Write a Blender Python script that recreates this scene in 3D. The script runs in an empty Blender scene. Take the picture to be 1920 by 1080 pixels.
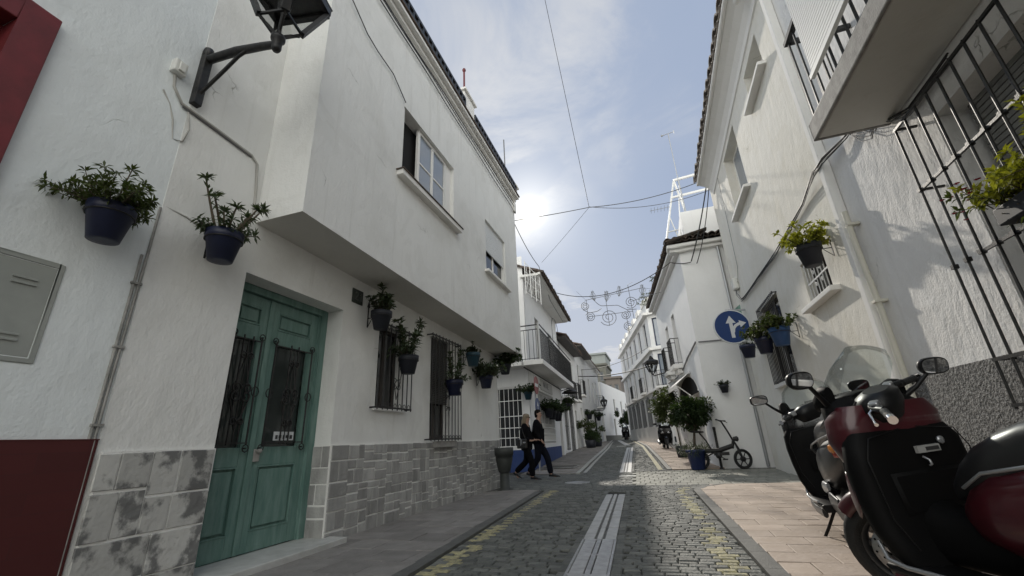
import bpy, bmesh, math, random
from mathutils import Matrix, Vector, noise
rnd = random.Random(7)
R = math.radians
sc = bpy.context.scene
# ------------------------------------------------------------------ camera, sky, sun, exposure
cam = bpy.data.cameras.new('camera'); camo = bpy.data.objects.new('camera', cam); sc.collection.objects.link(camo)
cam.sensor_width = 36; cam.lens = 793 / 1920 * 36; cam.clip_start = .05; cam.clip_end = 2000
camo.matrix_world = Matrix(((.948, .149, .283, 0), (.316, -.311, -.896, 0), (-.045, .939, -.342, .97), (0, 0, 0, 1)))
sc.camera = camo
SUN = Vector((-.230, .84, .497)).normalized(); GLOW = Vector((-.213, .84, .499)).normalized()
w = bpy.data.worlds.new('World'); sc.world = w; w.use_nodes = True
def build_world():
    nt = w.node_tree; nt.nodes.clear(); N = nt.nodes.new; L = nt.links.new
    def math_(op, a, b=None, c=None):
        n = N('ShaderNodeMath'); n.operation = op
        for i, v in enumerate((a, b, c)):
            if v is None: continue
            if isinstance(v, (int, float)): n.inputs[i].default_value = v
            else: L(v, n.inputs[i])
        return n.outputs[0]
    sky = N('ShaderNodeTexSky'); sky.sky_type = 'NISHITA'; sky.sun_disc = False
    sky.sun_elevation = math.asin(SUN.z); sky.sun_rotation = math.atan2(SUN.x, SUN.y)
    sky.air_density = 1.0; sky.dust_density = .6; sky.ozone_density = 1.6
    tc = N('ShaderNodeTexCoord')
    dot = N('ShaderNodeVectorMath'); dot.operation = 'DOT_PRODUCT'; dot.inputs[1].default_value = GLOW
    L(tc.outputs['Generated'], dot.inputs[0]); d = math_('MAXIMUM', dot.outputs['Value'], 0.0)
    sep = N('ShaderNodeSeparateXYZ'); L(tc.outputs['Generated'], sep.inputs[0])
    z = math_('MAXIMUM', math_('ADD', sep.outputs[2], .12), .03)
    cx = math_('DIVIDE', sep.outputs[0], z); cy = math_('DIVIDE', sep.outputs[1], z)
    comb = N('ShaderNodeCombineXYZ'); L(cx, comb.inputs[0]); L(cy, comb.inputs[1])
    def cloud(scale, detail, rough, lo, hi, sx, rot):
        mp = N('ShaderNodeMapping'); mp.inputs['Scale'].default_value = (sx, 1, 1); mp.inputs['Rotation'].default_value = (0, 0, rot)
        L(comb.outputs[0], mp.inputs[0])
        n = N('ShaderNodeTexNoise'); n.inputs['Scale'].default_value = scale; n.inputs['Detail'].default_value = detail
        n.inputs['Roughness'].default_value = rough; n.inputs['Distortion'].default_value = .5
        L(mp.outputs[0], n.inputs['Vector'])
        mr = N('ShaderNodeMapRange'); mr.interpolation_type = 'SMOOTHSTEP'
        mr.inputs['From Min'].default_value = lo; mr.inputs['From Max'].default_value = hi
        L(n.outputs['Fac'], mr.inputs['Value']); return mr.outputs[0]
    c1 = cloud(2.3, 8, .62, .46, .64, .85, .9); c2 = cloud(.9, 4, .5, .36, .60, 1, 2.1)
    cl = math_('MULTIPLY', math_('MINIMUM', math_('ADD', math_('MULTIPLY', math_('MULTIPLY', c1, c2), .95), math_('MULTIPLY', c2, .18)), 1.0), .95)
    hz = N('ShaderNodeMapRange'); hz.interpolation_type = 'SMOOTHSTEP'
    for k_, x in (('From Min', .52), ('From Max', .02), ('To Min', 0.), ('To Max', .75)): hz.inputs[k_].default_value = x
    L(sep.outputs[2], hz.inputs['Value']); cl = math_('MAXIMUM', cl, hz.outputs[0])
    # clouds glow brighter towards the sun, as thin cloud does
    k = math_('MULTIPLY_ADD', math_('POWER', d, 8.0), .6, 2.95)
    ccol = N('ShaderNodeVectorMath'); ccol.operation = 'SCALE'; ccol.inputs[0].default_value = (.95, .98, 1.04); L(k, ccol.inputs['Scale'])
    mix = N('ShaderNodeMix'); mix.data_type = 'RGBA'; mix.clamp_factor = True
    cap = N('ShaderNodeVectorMath'); cap.operation = 'MINIMUM'; cap.inputs[1].default_value = (1.68, 2.06, 2.82); L(sky.outputs[0], cap.inputs[0])
    L(cl, mix.inputs[0]); L(cap.outputs[0], mix.inputs[6]); L(ccol.outputs[0], mix.inputs[7])
    # aureole of the veiled sun
    g = math_('ADD', math_('ADD', math_('MULTIPLY', math_('POWER', d, 5200.0), 20.0), math_('MULTIPLY', math_('POWER', d, 420.0), 1.7)), math_('MULTIPLY', math_('POWER', d, 100.0), 1.0)); g = math_('ADD', g, math_('MULTIPLY', math_('POWER', d, 22.0), .55))
    gc = N('ShaderNodeVectorMath'); gc.operation = 'SCALE'; gc.inputs[0].default_value = (1, .93, .77); L(g, gc.inputs['Scale'])
    # added fill: unseen sky opposite the sun brightened to light the shaded walls
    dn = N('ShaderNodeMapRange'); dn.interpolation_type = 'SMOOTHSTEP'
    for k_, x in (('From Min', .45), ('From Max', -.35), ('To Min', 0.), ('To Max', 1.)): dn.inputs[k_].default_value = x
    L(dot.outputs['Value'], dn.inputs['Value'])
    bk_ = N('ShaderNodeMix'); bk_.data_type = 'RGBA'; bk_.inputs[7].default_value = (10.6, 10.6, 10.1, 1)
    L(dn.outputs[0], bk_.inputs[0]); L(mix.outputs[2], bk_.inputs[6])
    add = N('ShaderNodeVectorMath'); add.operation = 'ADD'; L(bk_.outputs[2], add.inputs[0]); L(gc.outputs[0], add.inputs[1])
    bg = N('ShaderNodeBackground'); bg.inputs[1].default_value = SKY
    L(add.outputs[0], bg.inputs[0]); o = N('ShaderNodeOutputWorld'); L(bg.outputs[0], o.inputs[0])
SKY = .15
build_world()
sl = bpy.data.lights.new('sun', 'SUN'); sl.energy = 2.1; sl.angle = R(1.2); sl.color = (1, .93, .82)
so = bpy.data.objects.new('sun', sl); sc.collection.objects.link(so); so.location = (0, 0, 30)
so.rotation_euler = SUN.to_track_quat('Z', 'Y').to_euler()
sc.view_settings.view_transform = 'Standard'; sc.view_settings.look = 'None'; sc.view_settings.exposure = .47; sc.view_settings.gamma = 1
sc.cycles.max_bounces = 8; sc.cycles.diffuse_bounces = 5; sc.cycles.transparent_max_bounces = 12; sc.cycles.use_denoising = True

# ------------------------------------------------------------------ materials
def mat(name, col, rough=.8, metal=0., col2=None, nscale=3., lo=.35, hi=.65, bump=0., bscale=60., spec=.5, detail=5., attr=None, streak=None, coat=0.):
    """Principled material; col/col2 are mixed by noise; attr mixes by a per-face random attribute"""
    m = bpy.data.materials.new(name); m.use_nodes = True; nt = m.node_tree; b = nt.nodes['Principled BSDF']
    N = nt.nodes.new; L = nt.links.new
    b.inputs['Base Color'].default_value = (*col, 1); b.inputs['Roughness'].default_value = rough
    b.inputs['Metallic'].default_value = metal; b.inputs['Specular IOR Level'].default_value = spec; b.inputs['Coat Weight'].default_value = coat
    tc = N('ShaderNodeNewGeometry'); vec = tc.outputs['Position']
    out = None
    if col2:
        n = N('ShaderNodeTexNoise'); n.inputs['Scale'].default_value = nscale; n.inputs['Detail'].default_value = detail; n.inputs['Roughness'].default_value = .6
        if streak:
            mp = N('ShaderNodeMapping'); mp.inputs['Scale'].default_value = streak; L(vec, mp.inputs[0]); L(mp.outputs[0], n.inputs['Vector'])
        else: L(vec, n.inputs['Vector'])
        mr = N('ShaderNodeMapRange'); mr.inputs['From Min'].default_value = lo; mr.inputs['From Max'].default_value = hi; L(n.outputs['Fac'], mr.inputs['Value'])
        mx = N('ShaderNodeMix'); mx.data_type = 'RGBA'; mx.inputs[6].default_value = (*col, 1); mx.inputs[7].default_value = (*col2, 1); L(mr.outputs[0], mx.inputs[0])
        out = mx.outputs[2]
    if attr:
        a = N('ShaderNodeAttribute'); a.attribute_name = 'rnd'
        mr = N('ShaderNodeMapRange'); mr.inputs['To Min'].default_value = 1 - attr; mr.inputs['To Max'].default_value = 1 + attr; L(a.outputs['Fac'], mr.inputs['Value'])
        sc_ = N('ShaderNodeVectorMath'); sc_.operation = 'SCALE'
        if out: L(out, sc_.inputs[0])
        else: sc_.inputs[0].default_value = col
        L(mr.outputs[0], sc_.inputs['Scale']); out = sc_.outputs[0]
    if out: L(out, b.inputs['Base Color'])
    if bump:
        n = N('ShaderNodeTexNoise'); n.inputs['Scale'].default_value = bscale; n.inputs['Detail'].default_value = 4; L(vec, n.inputs['Vector'])
        bp = N('ShaderNodeBump'); bp.inputs['Strength'].default_value = bump; bp.inputs['Distance'].default_value = .02
        L(n.outputs['Fac'], bp.inputs['Height']); L(bp.outputs[0], b.inputs['Normal'])
    return m
def plaster(name, col, dirt, amt=.5, cracks=0., lump=.35):
    """lime-washed render: soft trowel lumps, vertical rain streaks, stains, a few cracks"""
    m = bpy.data.materials.new(name); m.use_nodes = True; nt = m.node_tree; b = nt.nodes['Principled BSDF']; N = nt.nodes.new; L = nt.links.new
    pos = N('ShaderNodeNewGeometry').outputs['Position']
    def nz(scale, detail, sv=(1, 1, 1), rough=.6, dist=0.):
        mp = N('ShaderNodeMapping'); mp.inputs['Scale'].default_value = sv; L(pos, mp.inputs[0])
        n = N('ShaderNodeTexNoise'); n.inputs['Scale'].default_value = scale; n.inputs['Detail'].default_value = detail
        n.inputs['Roughness'].default_value = rough; n.inputs['Distortion'].default_value = dist; L(mp.outputs[0], n.inputs['Vector']); return n.outputs['Fac']
    def ramp(v, lo, hi, t0=0., t1=1.):
        r = N('ShaderNodeMapRange'); r.interpolation_type = 'SMOOTHSTEP'
        for k_, x in (('From Min', lo), ('From Max', hi), ('To Min', t0), ('To Max', t1)): r.inputs[k_].default_value = x
        L(v, r.inputs['Value']); return r.outputs[0]
    def mth(op, a, c):
        n = N('ShaderNodeMath'); n.operation = op
        for i, v in enumerate((a, c)):
            if isinstance(v, (int, float)): n.inputs[i].default_value = v
            else: L(v, n.inputs[i])
        return n.outputs[0]
    stain = ramp(nz(.9, 6), .45, .8); streaks = ramp(nz(2.2, 6, (3.5, 3.5, .22)), .5, .85); speck = ramp(nz(14, 4), .62, .8)
    patch = ramp(nz(.75, 3, (1, 1, 1.3), .5, 1.2), .56, .585); patch2 = ramp(nz(1.6, 4, (1, 1, .8), .55, .8), .60, .62)
    f = mth('MULTIPLY', mth('MAXIMUM', mth('MAXIMUM', stain, streaks), mth('MAXIMUM', mth('MULTIPLY', speck, .5), mth('ADD', mth('MULTIPLY', patch, .28), mth('MULTIPLY', patch2, .22)))), amt)
    mx = N('ShaderNodeMix'); mx.data_type = 'RGBA'; mx.inputs[6].default_value = (*col, 1); mx.inputs[7].default_value = (*dirt, 1); L(f, mx.inputs[0])
    col_o = mx.outputs[2]
    h = mth('ADD', mth('MULTIPLY', nz(5, 5, (1, 1, .6)), 1.), mth('MULTIPLY', nz(45, 3), .18))
    if cracks:
        vor = N('ShaderNodeTexVoronoi'); vor.feature = 'DISTANCE_TO_EDGE'; vor.inputs['Scale'].default_value = .8
        wrp = N('ShaderNodeTexNoise'); wrp.inputs['Scale'].default_value = 2.6; wrp.inputs['Detail'].default_value = 4; L(pos, wrp.inputs['Vector'])
        av = N('ShaderNodeVectorMath'); av.operation = 'MULTIPLY_ADD'; av.inputs[1].default_value = (.55, .55, .55); L(wrp.outputs['Color'], av.inputs[0]); L(pos, av.inputs[2]); L(av.outputs[0], vor.inputs['Vector'])
        line = mth('MULTIPLY', ramp(vor.outputs['Distance'], .0, .006, 1, 0), ramp(nz(1.1, 2), .60, .68))
        mc = N('ShaderNodeMix'); mc.data_type = 'RGBA'; mc.inputs[7].default_value = (dirt[0] * .45, dirt[1] * .45, dirt[2] * .42, 1)
        L(mth('MULTIPLY', line, cracks), mc.inputs[0]); L(col_o, mc.inputs[6]); col_o = mc.outputs[2]
        h = mth('SUBTRACT', h, mth('MULTIPLY', line, .5))
    L(col_o, b.inputs['Base Color']); b.inputs['Roughness'].default_value = .88; b.inputs['Specular IOR Level'].default_value = .25
    bp = N('ShaderNodeBump'); bp.inputs['Strength'].default_value = lump; bp.inputs['Distance'].default_value = .03; L(h, bp.inputs['Height']); L(bp.outputs[0], b.inputs['Normal'])
    return m
def glass(name, col=(.9, .95, .95), alpha=.25, rough=.03):
    m = bpy.data.materials.new(name); m.use_nodes = True; nt = m.node_tree; nt.nodes.clear(); N = nt.nodes.new; L = nt.links.new
    t = N('ShaderNodeBsdfTransparent'); t.inputs[0].default_value = (*col, 1); g = N('ShaderNodeBsdfGlossy'); g.inputs['Roughness'].default_value = rough
    f = N('ShaderNodeFresnel'); f.inputs[0].default_value = 1.2
    a = N('ShaderNodeMath'); a.operation = 'MULTIPLY_ADD'; a.use_clamp = True; a.inputs[1].default_value = .4; a.inputs[2].default_value = alpha; L(f.outputs[0], a.inputs[0])
    s = N('ShaderNodeMixShader'); L(a.outputs[0], s.inputs[0]); L(t.outputs[0], s.inputs[1]); L(g.outputs[0], s.inputs[2])
    o = N('ShaderNodeOutputMaterial'); L(s.outputs[0], o.inputs[0]); return m
M = {}
M['plaster'] = plaster('plaster_white', (.77, .77, .745), (.50, .49, .45), .5, .6, .6)
M['plaster_cool'] = plaster('plaster_cool', (.75, .785, .785), (.56, .57, .55), .35, .35, .5)
M['plaster_aged'] = plaster('plaster_aged', (.74, .72, .66), (.58, .54, .43), .6, .6, .6)
M['plaster_rough'] = plaster('plaster_rough', (.79, .78, .76), (.6, .58, .54), .4, .35, .9)
M['plaster_plain'] = plaster('plaster_plain', (.80, .80, .79), (.60, .60, .58), .3, 0, .2)
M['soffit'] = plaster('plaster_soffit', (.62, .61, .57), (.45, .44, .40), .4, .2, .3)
M['trim'] = plaster('plaster_trim', (.80, .79, .76), (.55, .53, .49), .35, 0, .15)
M['red_paint'] = mat('red_oxide_paint', (.16, .018, .022), .55, col2=(.11, .014, .016), nscale=5, bump=.1)
M['iron'] = mat('black_iron', (.012, .013, .015), .45, .3, col2=(.03, .028, .026), nscale=20, bump=.1, bscale=120)
M['iron_grey'] = mat('grey_iron', (.03, .032, .034), .5, .3)
M['white_metal'] = mat('white_painted_metal', (.78, .78, .76), .45)
M['teal'] = mat('teal_paint', (.095, .185, .160), .6, col2=(.20, .305, .27), nscale=5, lo=.38, hi=.8, bump=.12, bscale=25, streak=(3, 3, .5))
M['teal_dark'] = mat('teal_paint_worn', (.030, .115, .098), .6, col2=(.065, .17, .145), nscale=9)
M['dark'] = mat('dark_interior', (.012, .012, .013), .9)
M['dark_wood'] = mat('dark_wood', (.03, .024, .02), .6, col2=(.055, .043, .034), nscale=6, streak=(1, 1, .2))
M['door_glass'] = mat('door_glass', (.055, .065, .062), .12, spec=.6, col2=(.035, .042, .04), nscale=3)
M['dark_glass'] = mat('dark_glass', (.016, .018, .02), .06, spec=.8)
M['sky_glass'] = mat('window_glass', (.30, .33, .36), .05, spec=1., col2=(.22, .25, .29), nscale=.8)
M['clear'] = glass('clear_screen', (.90, .93, .93), .05)
M['lamp_glass'] = glass('lamp_glass', (.95, .96, .96), .0)
M['tile_green'] = glass('green_plexi', (.55, .75, .70), .15)
M['stone_sill'] = mat('stone_sill', (.22, .21, .20), .8, col2=(.33, .32, .30), nscale=9, bump=.2)
M['marble'] = mat('marble_step', (.42, .42, .40), .45, col2=(.55, .55, .53), nscale=6)
M['mortar'] = mat('pale_mortar', (.74, .735, .71), .9, bump=.3)
M['stone'] = mat('cladding_stone', (.255, .253, .243), .85, col2=(.40, .395, .38), nscale=7, lo=.3, hi=.7, bump=.5, bscale=30, attr=.22, streak=(1, 1, .35))
M['peel'] = mat('peeling_stone', (.16, .16, .155), .85, col2=(.47, .465, .44), nscale=4.2, lo=.42, hi=.50, bump=.6, bscale=14, attr=.15, detail=9)
M['tile_grey'] = mat('weathered_roof_tile', (.30, .27, .24), .9, col2=(.19, .165, .145), nscale=4, bump=.4, bscale=30, attr=.2)
M['terracotta'] = mat('roof_tile', (.12, .085, .065), .9, col2=(.05, .045, .04), nscale=5, bump=.4, bscale=30)
M['terracotta_far'] = mat('roof_tile_far', (.14, .095, .075), .9, col2=(.09, .07, .06), nscale=2)
M['blue_pot'] = mat('blue_glazed_pot', (.007, .010, .034), .45, col2=(.010, .015, .045), nscale=10)
M['blue_tub'] = mat('blue_tub', (.010, .020, .080), .45, col2=(.014, .028, .10), nscale=6)
M['blue_bright'] = mat('bright_blue_pot', (.014, .055, .16), .45, col2=(.02, .07, .19), nscale=8)
M['teal_pot'] = mat('teal_blue_pot', (.012, .045, .065), .45, col2=(.016, .055, .08), nscale=8)
M['dark_pot'] = mat('dark_pot', (.012, .014, .022), .6)
M['soil'] = mat('potting_soil', (.02, .015, .011), .95)
def leafmat(n, a, b_):
    m = mat(n, a, .5, col2=b_, nscale=9, lo=.3, hi=.7, attr=.4, spec=.35)
    nt = m.node_tree; b = nt.nodes['Principled BSDF']; o = nt.nodes['Material Output']
    tr = nt.nodes.new('ShaderNodeBsdfTranslucent'); tr.inputs[0].default_value = (a[0] * 1.6 + .02, a[1] * 1.7 + .03, a[2] * .8, 1)
    ms = nt.nodes.new('ShaderNodeMixShader'); ms.inputs[0].default_value = .3
    nt.links.new(b.outputs[0], ms.inputs[1]); nt.links.new(tr.outputs[0], ms.inputs[2]); nt.links.new(ms.outputs[0], o.inputs[0]); return m
M['leaf'] = leafmat('leaf_green', (.040, .055, .018), (.065, .080, .024))
M['leaf_grey'] = leafmat('leaf_greygreen', (.045, .062, .040), (.065, .085, .050))
M['leaf_dark'] = leafmat('leaf_dark', (.018, .034, .013), (.034, .055, .018))
M['leaf_yellow'] = leafmat('leaf_yellowgreen', (.27, .26, .035), (.15, .18, .03))
M['stem'] = mat('plant_stem', (.07, .055, .035), .9)
M['bark'] = mat('bark', (.09, .07, .05), .9, col2=(.05, .04, .03), nscale=14, bump=.6)
M['petal'] = mat('red_petal', (.35, .02, .05), .6)
M['blue_paint'] = mat('blue_wall_paint', (.016, .045, .17), .7, col2=(.03, .06, .18), nscale=5)
M['cobble'] = mat('cobble', (.088, .092, .084), .68, col2=(.135, .138, .125), nscale=6, bump=.5, bscale=45, attr=.3, spec=.4)
M['paver'] = mat('light_paver', (.20, .20, .17), .75, col2=(.27, .265, .225), nscale=5, bump=.35, bscale=40, attr=.16)
M['cobble_yellow'] = mat('yellow_road_paint', (.38, .345, .19), .75, col2=(.16, .155, .12), nscale=22, lo=.40, hi=.70, bump=.4, bscale=45, attr=.15)
M['pale_kerb'] = mat('pale_edge_strip', (.40, .40, .37), .75, col2=(.30, .30, .28), nscale=6, bump=.3)
M['joint'] = mat('dark_joint', (.035, .035, .032), .95, bump=.3)
M['pave_grey'] = mat('grey_pavement_tile', (.19, .178, .165), .75, col2=(.25, .235, .22), nscale=4, bump=.3, bscale=30, attr=.14)
M['pave_pink'] = mat('pink_pavement_tile', (.38, .30, .235), .7, col2=(.45, .365, .30), nscale=4, bump=.3, bscale=30, attr=.12)
M['kerb'] = mat('dark_kerb_stone', (.085, .085, .08), .7, col2=(.12, .12, .11), nscale=8, bump=.3)
M['drain'] = mat('drain_concrete', (.34, .34, .335), .5, col2=(.46, .46, .45), nscale=7, bump=.15)
M['drain_iron'] = mat('drain_grating', (.30, .30, .30), .42, .5, col2=(.40, .40, .40), nscale=12)
M['white_line'] = mat('white_road_paint', (.72, .72, .70), .6, col2=(.55, .55, .53), nscale=15)
M['asphalt'] = mat('asphalt', (.05, .05, .05), .9, col2=(.07, .07, .068), nscale=20, bump=.3)
M['earth'] = mat('earth', (.10, .09, .075), .95)
M['cable'] = mat('black_cable', (.015, .015, .015), .6)
M['cable_grey'] = mat('grey_cable', (.13, .13, .13), .6)
M['cable_white'] = mat('painted_cable', (.42, .41, .38), .7)
M['meter'] = mat('meter_box_paint', (.33, .345, .32), .55, col2=(.28, .295, .275), nscale=4)
M['plastic_white'] = mat('white_plastic', (.66, .66, .62), .5)
M['cream'] = mat('cream_pipe', (.62, .60, .51), .6)
M['galv'] = mat('galvanised', (.36, .37, .38), .4, .7)
M['chrome'] = mat('chrome', (.75, .75, .76), .12, 1.)
M['silver'] = mat('silver_plastic', (.36, .37, .38), .3, .6)
M['rubber'] = mat('tyre_rubber', (.012, .012, .012), .75, bump=.2, bscale=90)
M['black_plastic'] = mat('black_plastic', (.006, .006, .0065), .42, spec=.3)
M['black_matt'] = mat('black_matt', (.004, .004, .0042), .6, spec=.12)
M['seat'] = mat('black_seat_vinyl', (.018, .018, .019), .35, coat=.2)
M['moto_red'] = mat('dark_red_paint', (.048, .005, .009), .3, coat=.4, col2=(.056, .007, .011), nscale=30)
M['moto_black'] = mat('black_paint', (.010, .010, .011), .25, coat=.4)
M['moto_grey'] = mat('grey_paint', (.032, .033, .035), .35, .3)
M['lens_red'] = mat('red_lens', (.30, .03, .015), .2)
M['lens_amber'] = mat('amber_lens', (.60, .22, .04), .25)
M['lens'] = mat('headlamp_lens', (.6, .62, .64), .08, spec=.9)
M['mirror'] = mat('mirror_glass', (.85, .86, .87), .03, 1.)
M['sticker'] = mat('label_sticker', (.30, .30, .29), .5)
M['print'] = mat('label_print', (.03, .03, .03), .6)
M['sign_blue'] = mat('sign_blue', (.010, .040, .15), .4)
M['sign_white'] = mat('sign_white', (.62, .64, .65), .4)
M['sign_red'] = mat('sign_red', (.22, .03, .03), .4)
M['sign_back'] = mat('sign_back', (.26, .27, .28), .5, .4)
M['panel_sign'] = mat('shop_panel', (.50, .50, .48), .6)
M['panel_text'] = mat('shop_panel_lettering', (.20, .21, .22), .7)
M['number_tile'] = mat('number_tile', (.030, .036, .030), .35, col2=(.05, .058, .05), nscale=30)
M['number_ink'] = mat('number_digit', (.115, .125, .115), .4)
M['bin'] = mat('bin_grey', (.030, .034, .032), .6, col2=(.045, .05, .047), nscale=9)
M['bag_white'] = mat('rubbish_white', (.6, .6, .58), .7)
M['skin'] = mat('skin', (.34, .21, .155), .55)
M['hair_blond'] = mat('blond_hair', (.26, .21, .14), .6, col2=(.17, .13, .085), nscale=30)
M['hair_dark'] = mat('dark_hair', (.010, .008, .007), .9, spec=.1)
M['cloth_black'] = mat('black_cloth', (.005, .005, .006), .95, spec=.1, bump=.3, bscale=25)
M['cloth_black2'] = mat('black_coat', (.006, .006, .007), .95, spec=.1, bump=.3, bscale=20)
M['jeans'] = mat('dark_jeans', (.007, .008, .013), .95, spec=.1, bump=.2)
M['shoe'] = mat('black_shoe', (.008, .008, .008), .5)
M['leather'] = mat('black_leather', (.009, .009, .009), .4)
M['blind'] = mat('white_blind_slats', (.70, .71, .70), .55)
M['blind_dark'] = mat('dark_blind_slats', (.06, .058, .054), .6)
M['blind_gap'] = mat('blind_gap', (.20, .20, .19), .8)
M['stucco'] = None
M['wire_frame'] = mat('garland_frame', (.16, .16, .17), .6)
M['garland_leaf'] = mat('garland_mesh', (.17, .175, .175), .6)
M['render_far'] = plaster('far_render', (.72, .72, .71), (.52, .52, .50), .5, 0, .2)
M['render_grey'] = plaster('far_grey_render', (.15, .15, .13), (.11, .105, .095), .5, 0, .2)
M['far_pale'] = plaster('far_pale', (.28, .30, .29), (.2, .21, .2), .4, 0, .1)
M['conduit'] = mat('painted_conduit', (.20, .20, .185), .7, col2=(.34, .33, .31), nscale=8)
M['render_brown'] = plaster('far_brown_render', (.17, .15, .135), (.12, .105, .095), .5, 0, .2)
M['awning'] = mat('awning_canvas', (.72, .70, .66), .8)
M['far_window'] = mat('far_window', (.045, .052, .06), .15)
M['far_blind'] = mat('far_shutter', (.20, .205, .21), .6)
M['blue_frame'] = mat('dark_blue_frame', (.018, .03, .07), .5)

def stucco():
    m = bpy.data.materials.new('pebbledash_grey'); m.use_nodes = True; nt = m.node_tree; b = nt.nodes['Principled BSDF']; N = nt.nodes.new; L = nt.links.new
    pos = N('ShaderNodeNewGeometry').outputs['Position']
    n = N('ShaderNodeTexNoise'); n.inputs['Scale'].default_value = 42; n.inputs['Detail'].default_value = 3; n.inputs['Distortion'].default_value = .2; L(pos, n.inputs['Vector'])
    r = N('ShaderNodeValToRGB'); r.color_ramp.elements[0].position = .38; r.color_ramp.elements[0].color = (.10, .10, .098, 1); r.color_ramp.elements[1].position = .68; r.color_ramp.elements[1].color = (.30, .295, .285, 1)
    L(n.outputs['Fac'], r.inputs[0]); L(r.outputs[0], b.inputs['Base Color']); b.inputs['Roughness'].default_value = .9
    bp = N('ShaderNodeBump'); bp.inputs['Strength'].default_value = 1.0; bp.inputs['Distance'].default_value = .05; L(n.outputs['Fac'], bp.inputs['Height']); L(bp.outputs[0], b.inputs['Normal'])
    M['stucco'] = m
stucco()
def red_tile():
    m = bpy.data.materials.new('red_wall_tile'); m.use_nodes = True; nt = m.node_tree; b = nt.nodes['Principled BSDF']; N = nt.nodes.new; L = nt.links.new
    pos = N('ShaderNodeNewGeometry').outputs['Position']
    sep = N('ShaderNodeSeparateXYZ'); L(pos, sep.inputs[0]); cb = N('ShaderNodeCombineXYZ'); L(sep.outputs[1], cb.inputs[0]); L(sep.outputs[2], cb.inputs[1])
    br = N('ShaderNodeTexBrick'); br.offset = 0.5; br.inputs['Scale'].default_value = 1; br.inputs['Brick Width'].default_value = .5; br.inputs['Row Height'].default_value = .115; br.inputs['Mortar Size'].default_value = .003
    br.inputs['Color1'].default_value = (.062, .010, .010, 1); br.inputs['Color2'].default_value = (.075, .012, .012, 1); br.inputs['Mortar'].default_value = (.06, .012, .012, 1)
    L(cb.outputs[0], br.inputs['Vector']); L(br.outputs['Color'], b.inputs['Base Color']); b.inputs['Roughness'].default_value = .5
    M['red_tile'] = m
red_tile()

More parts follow.
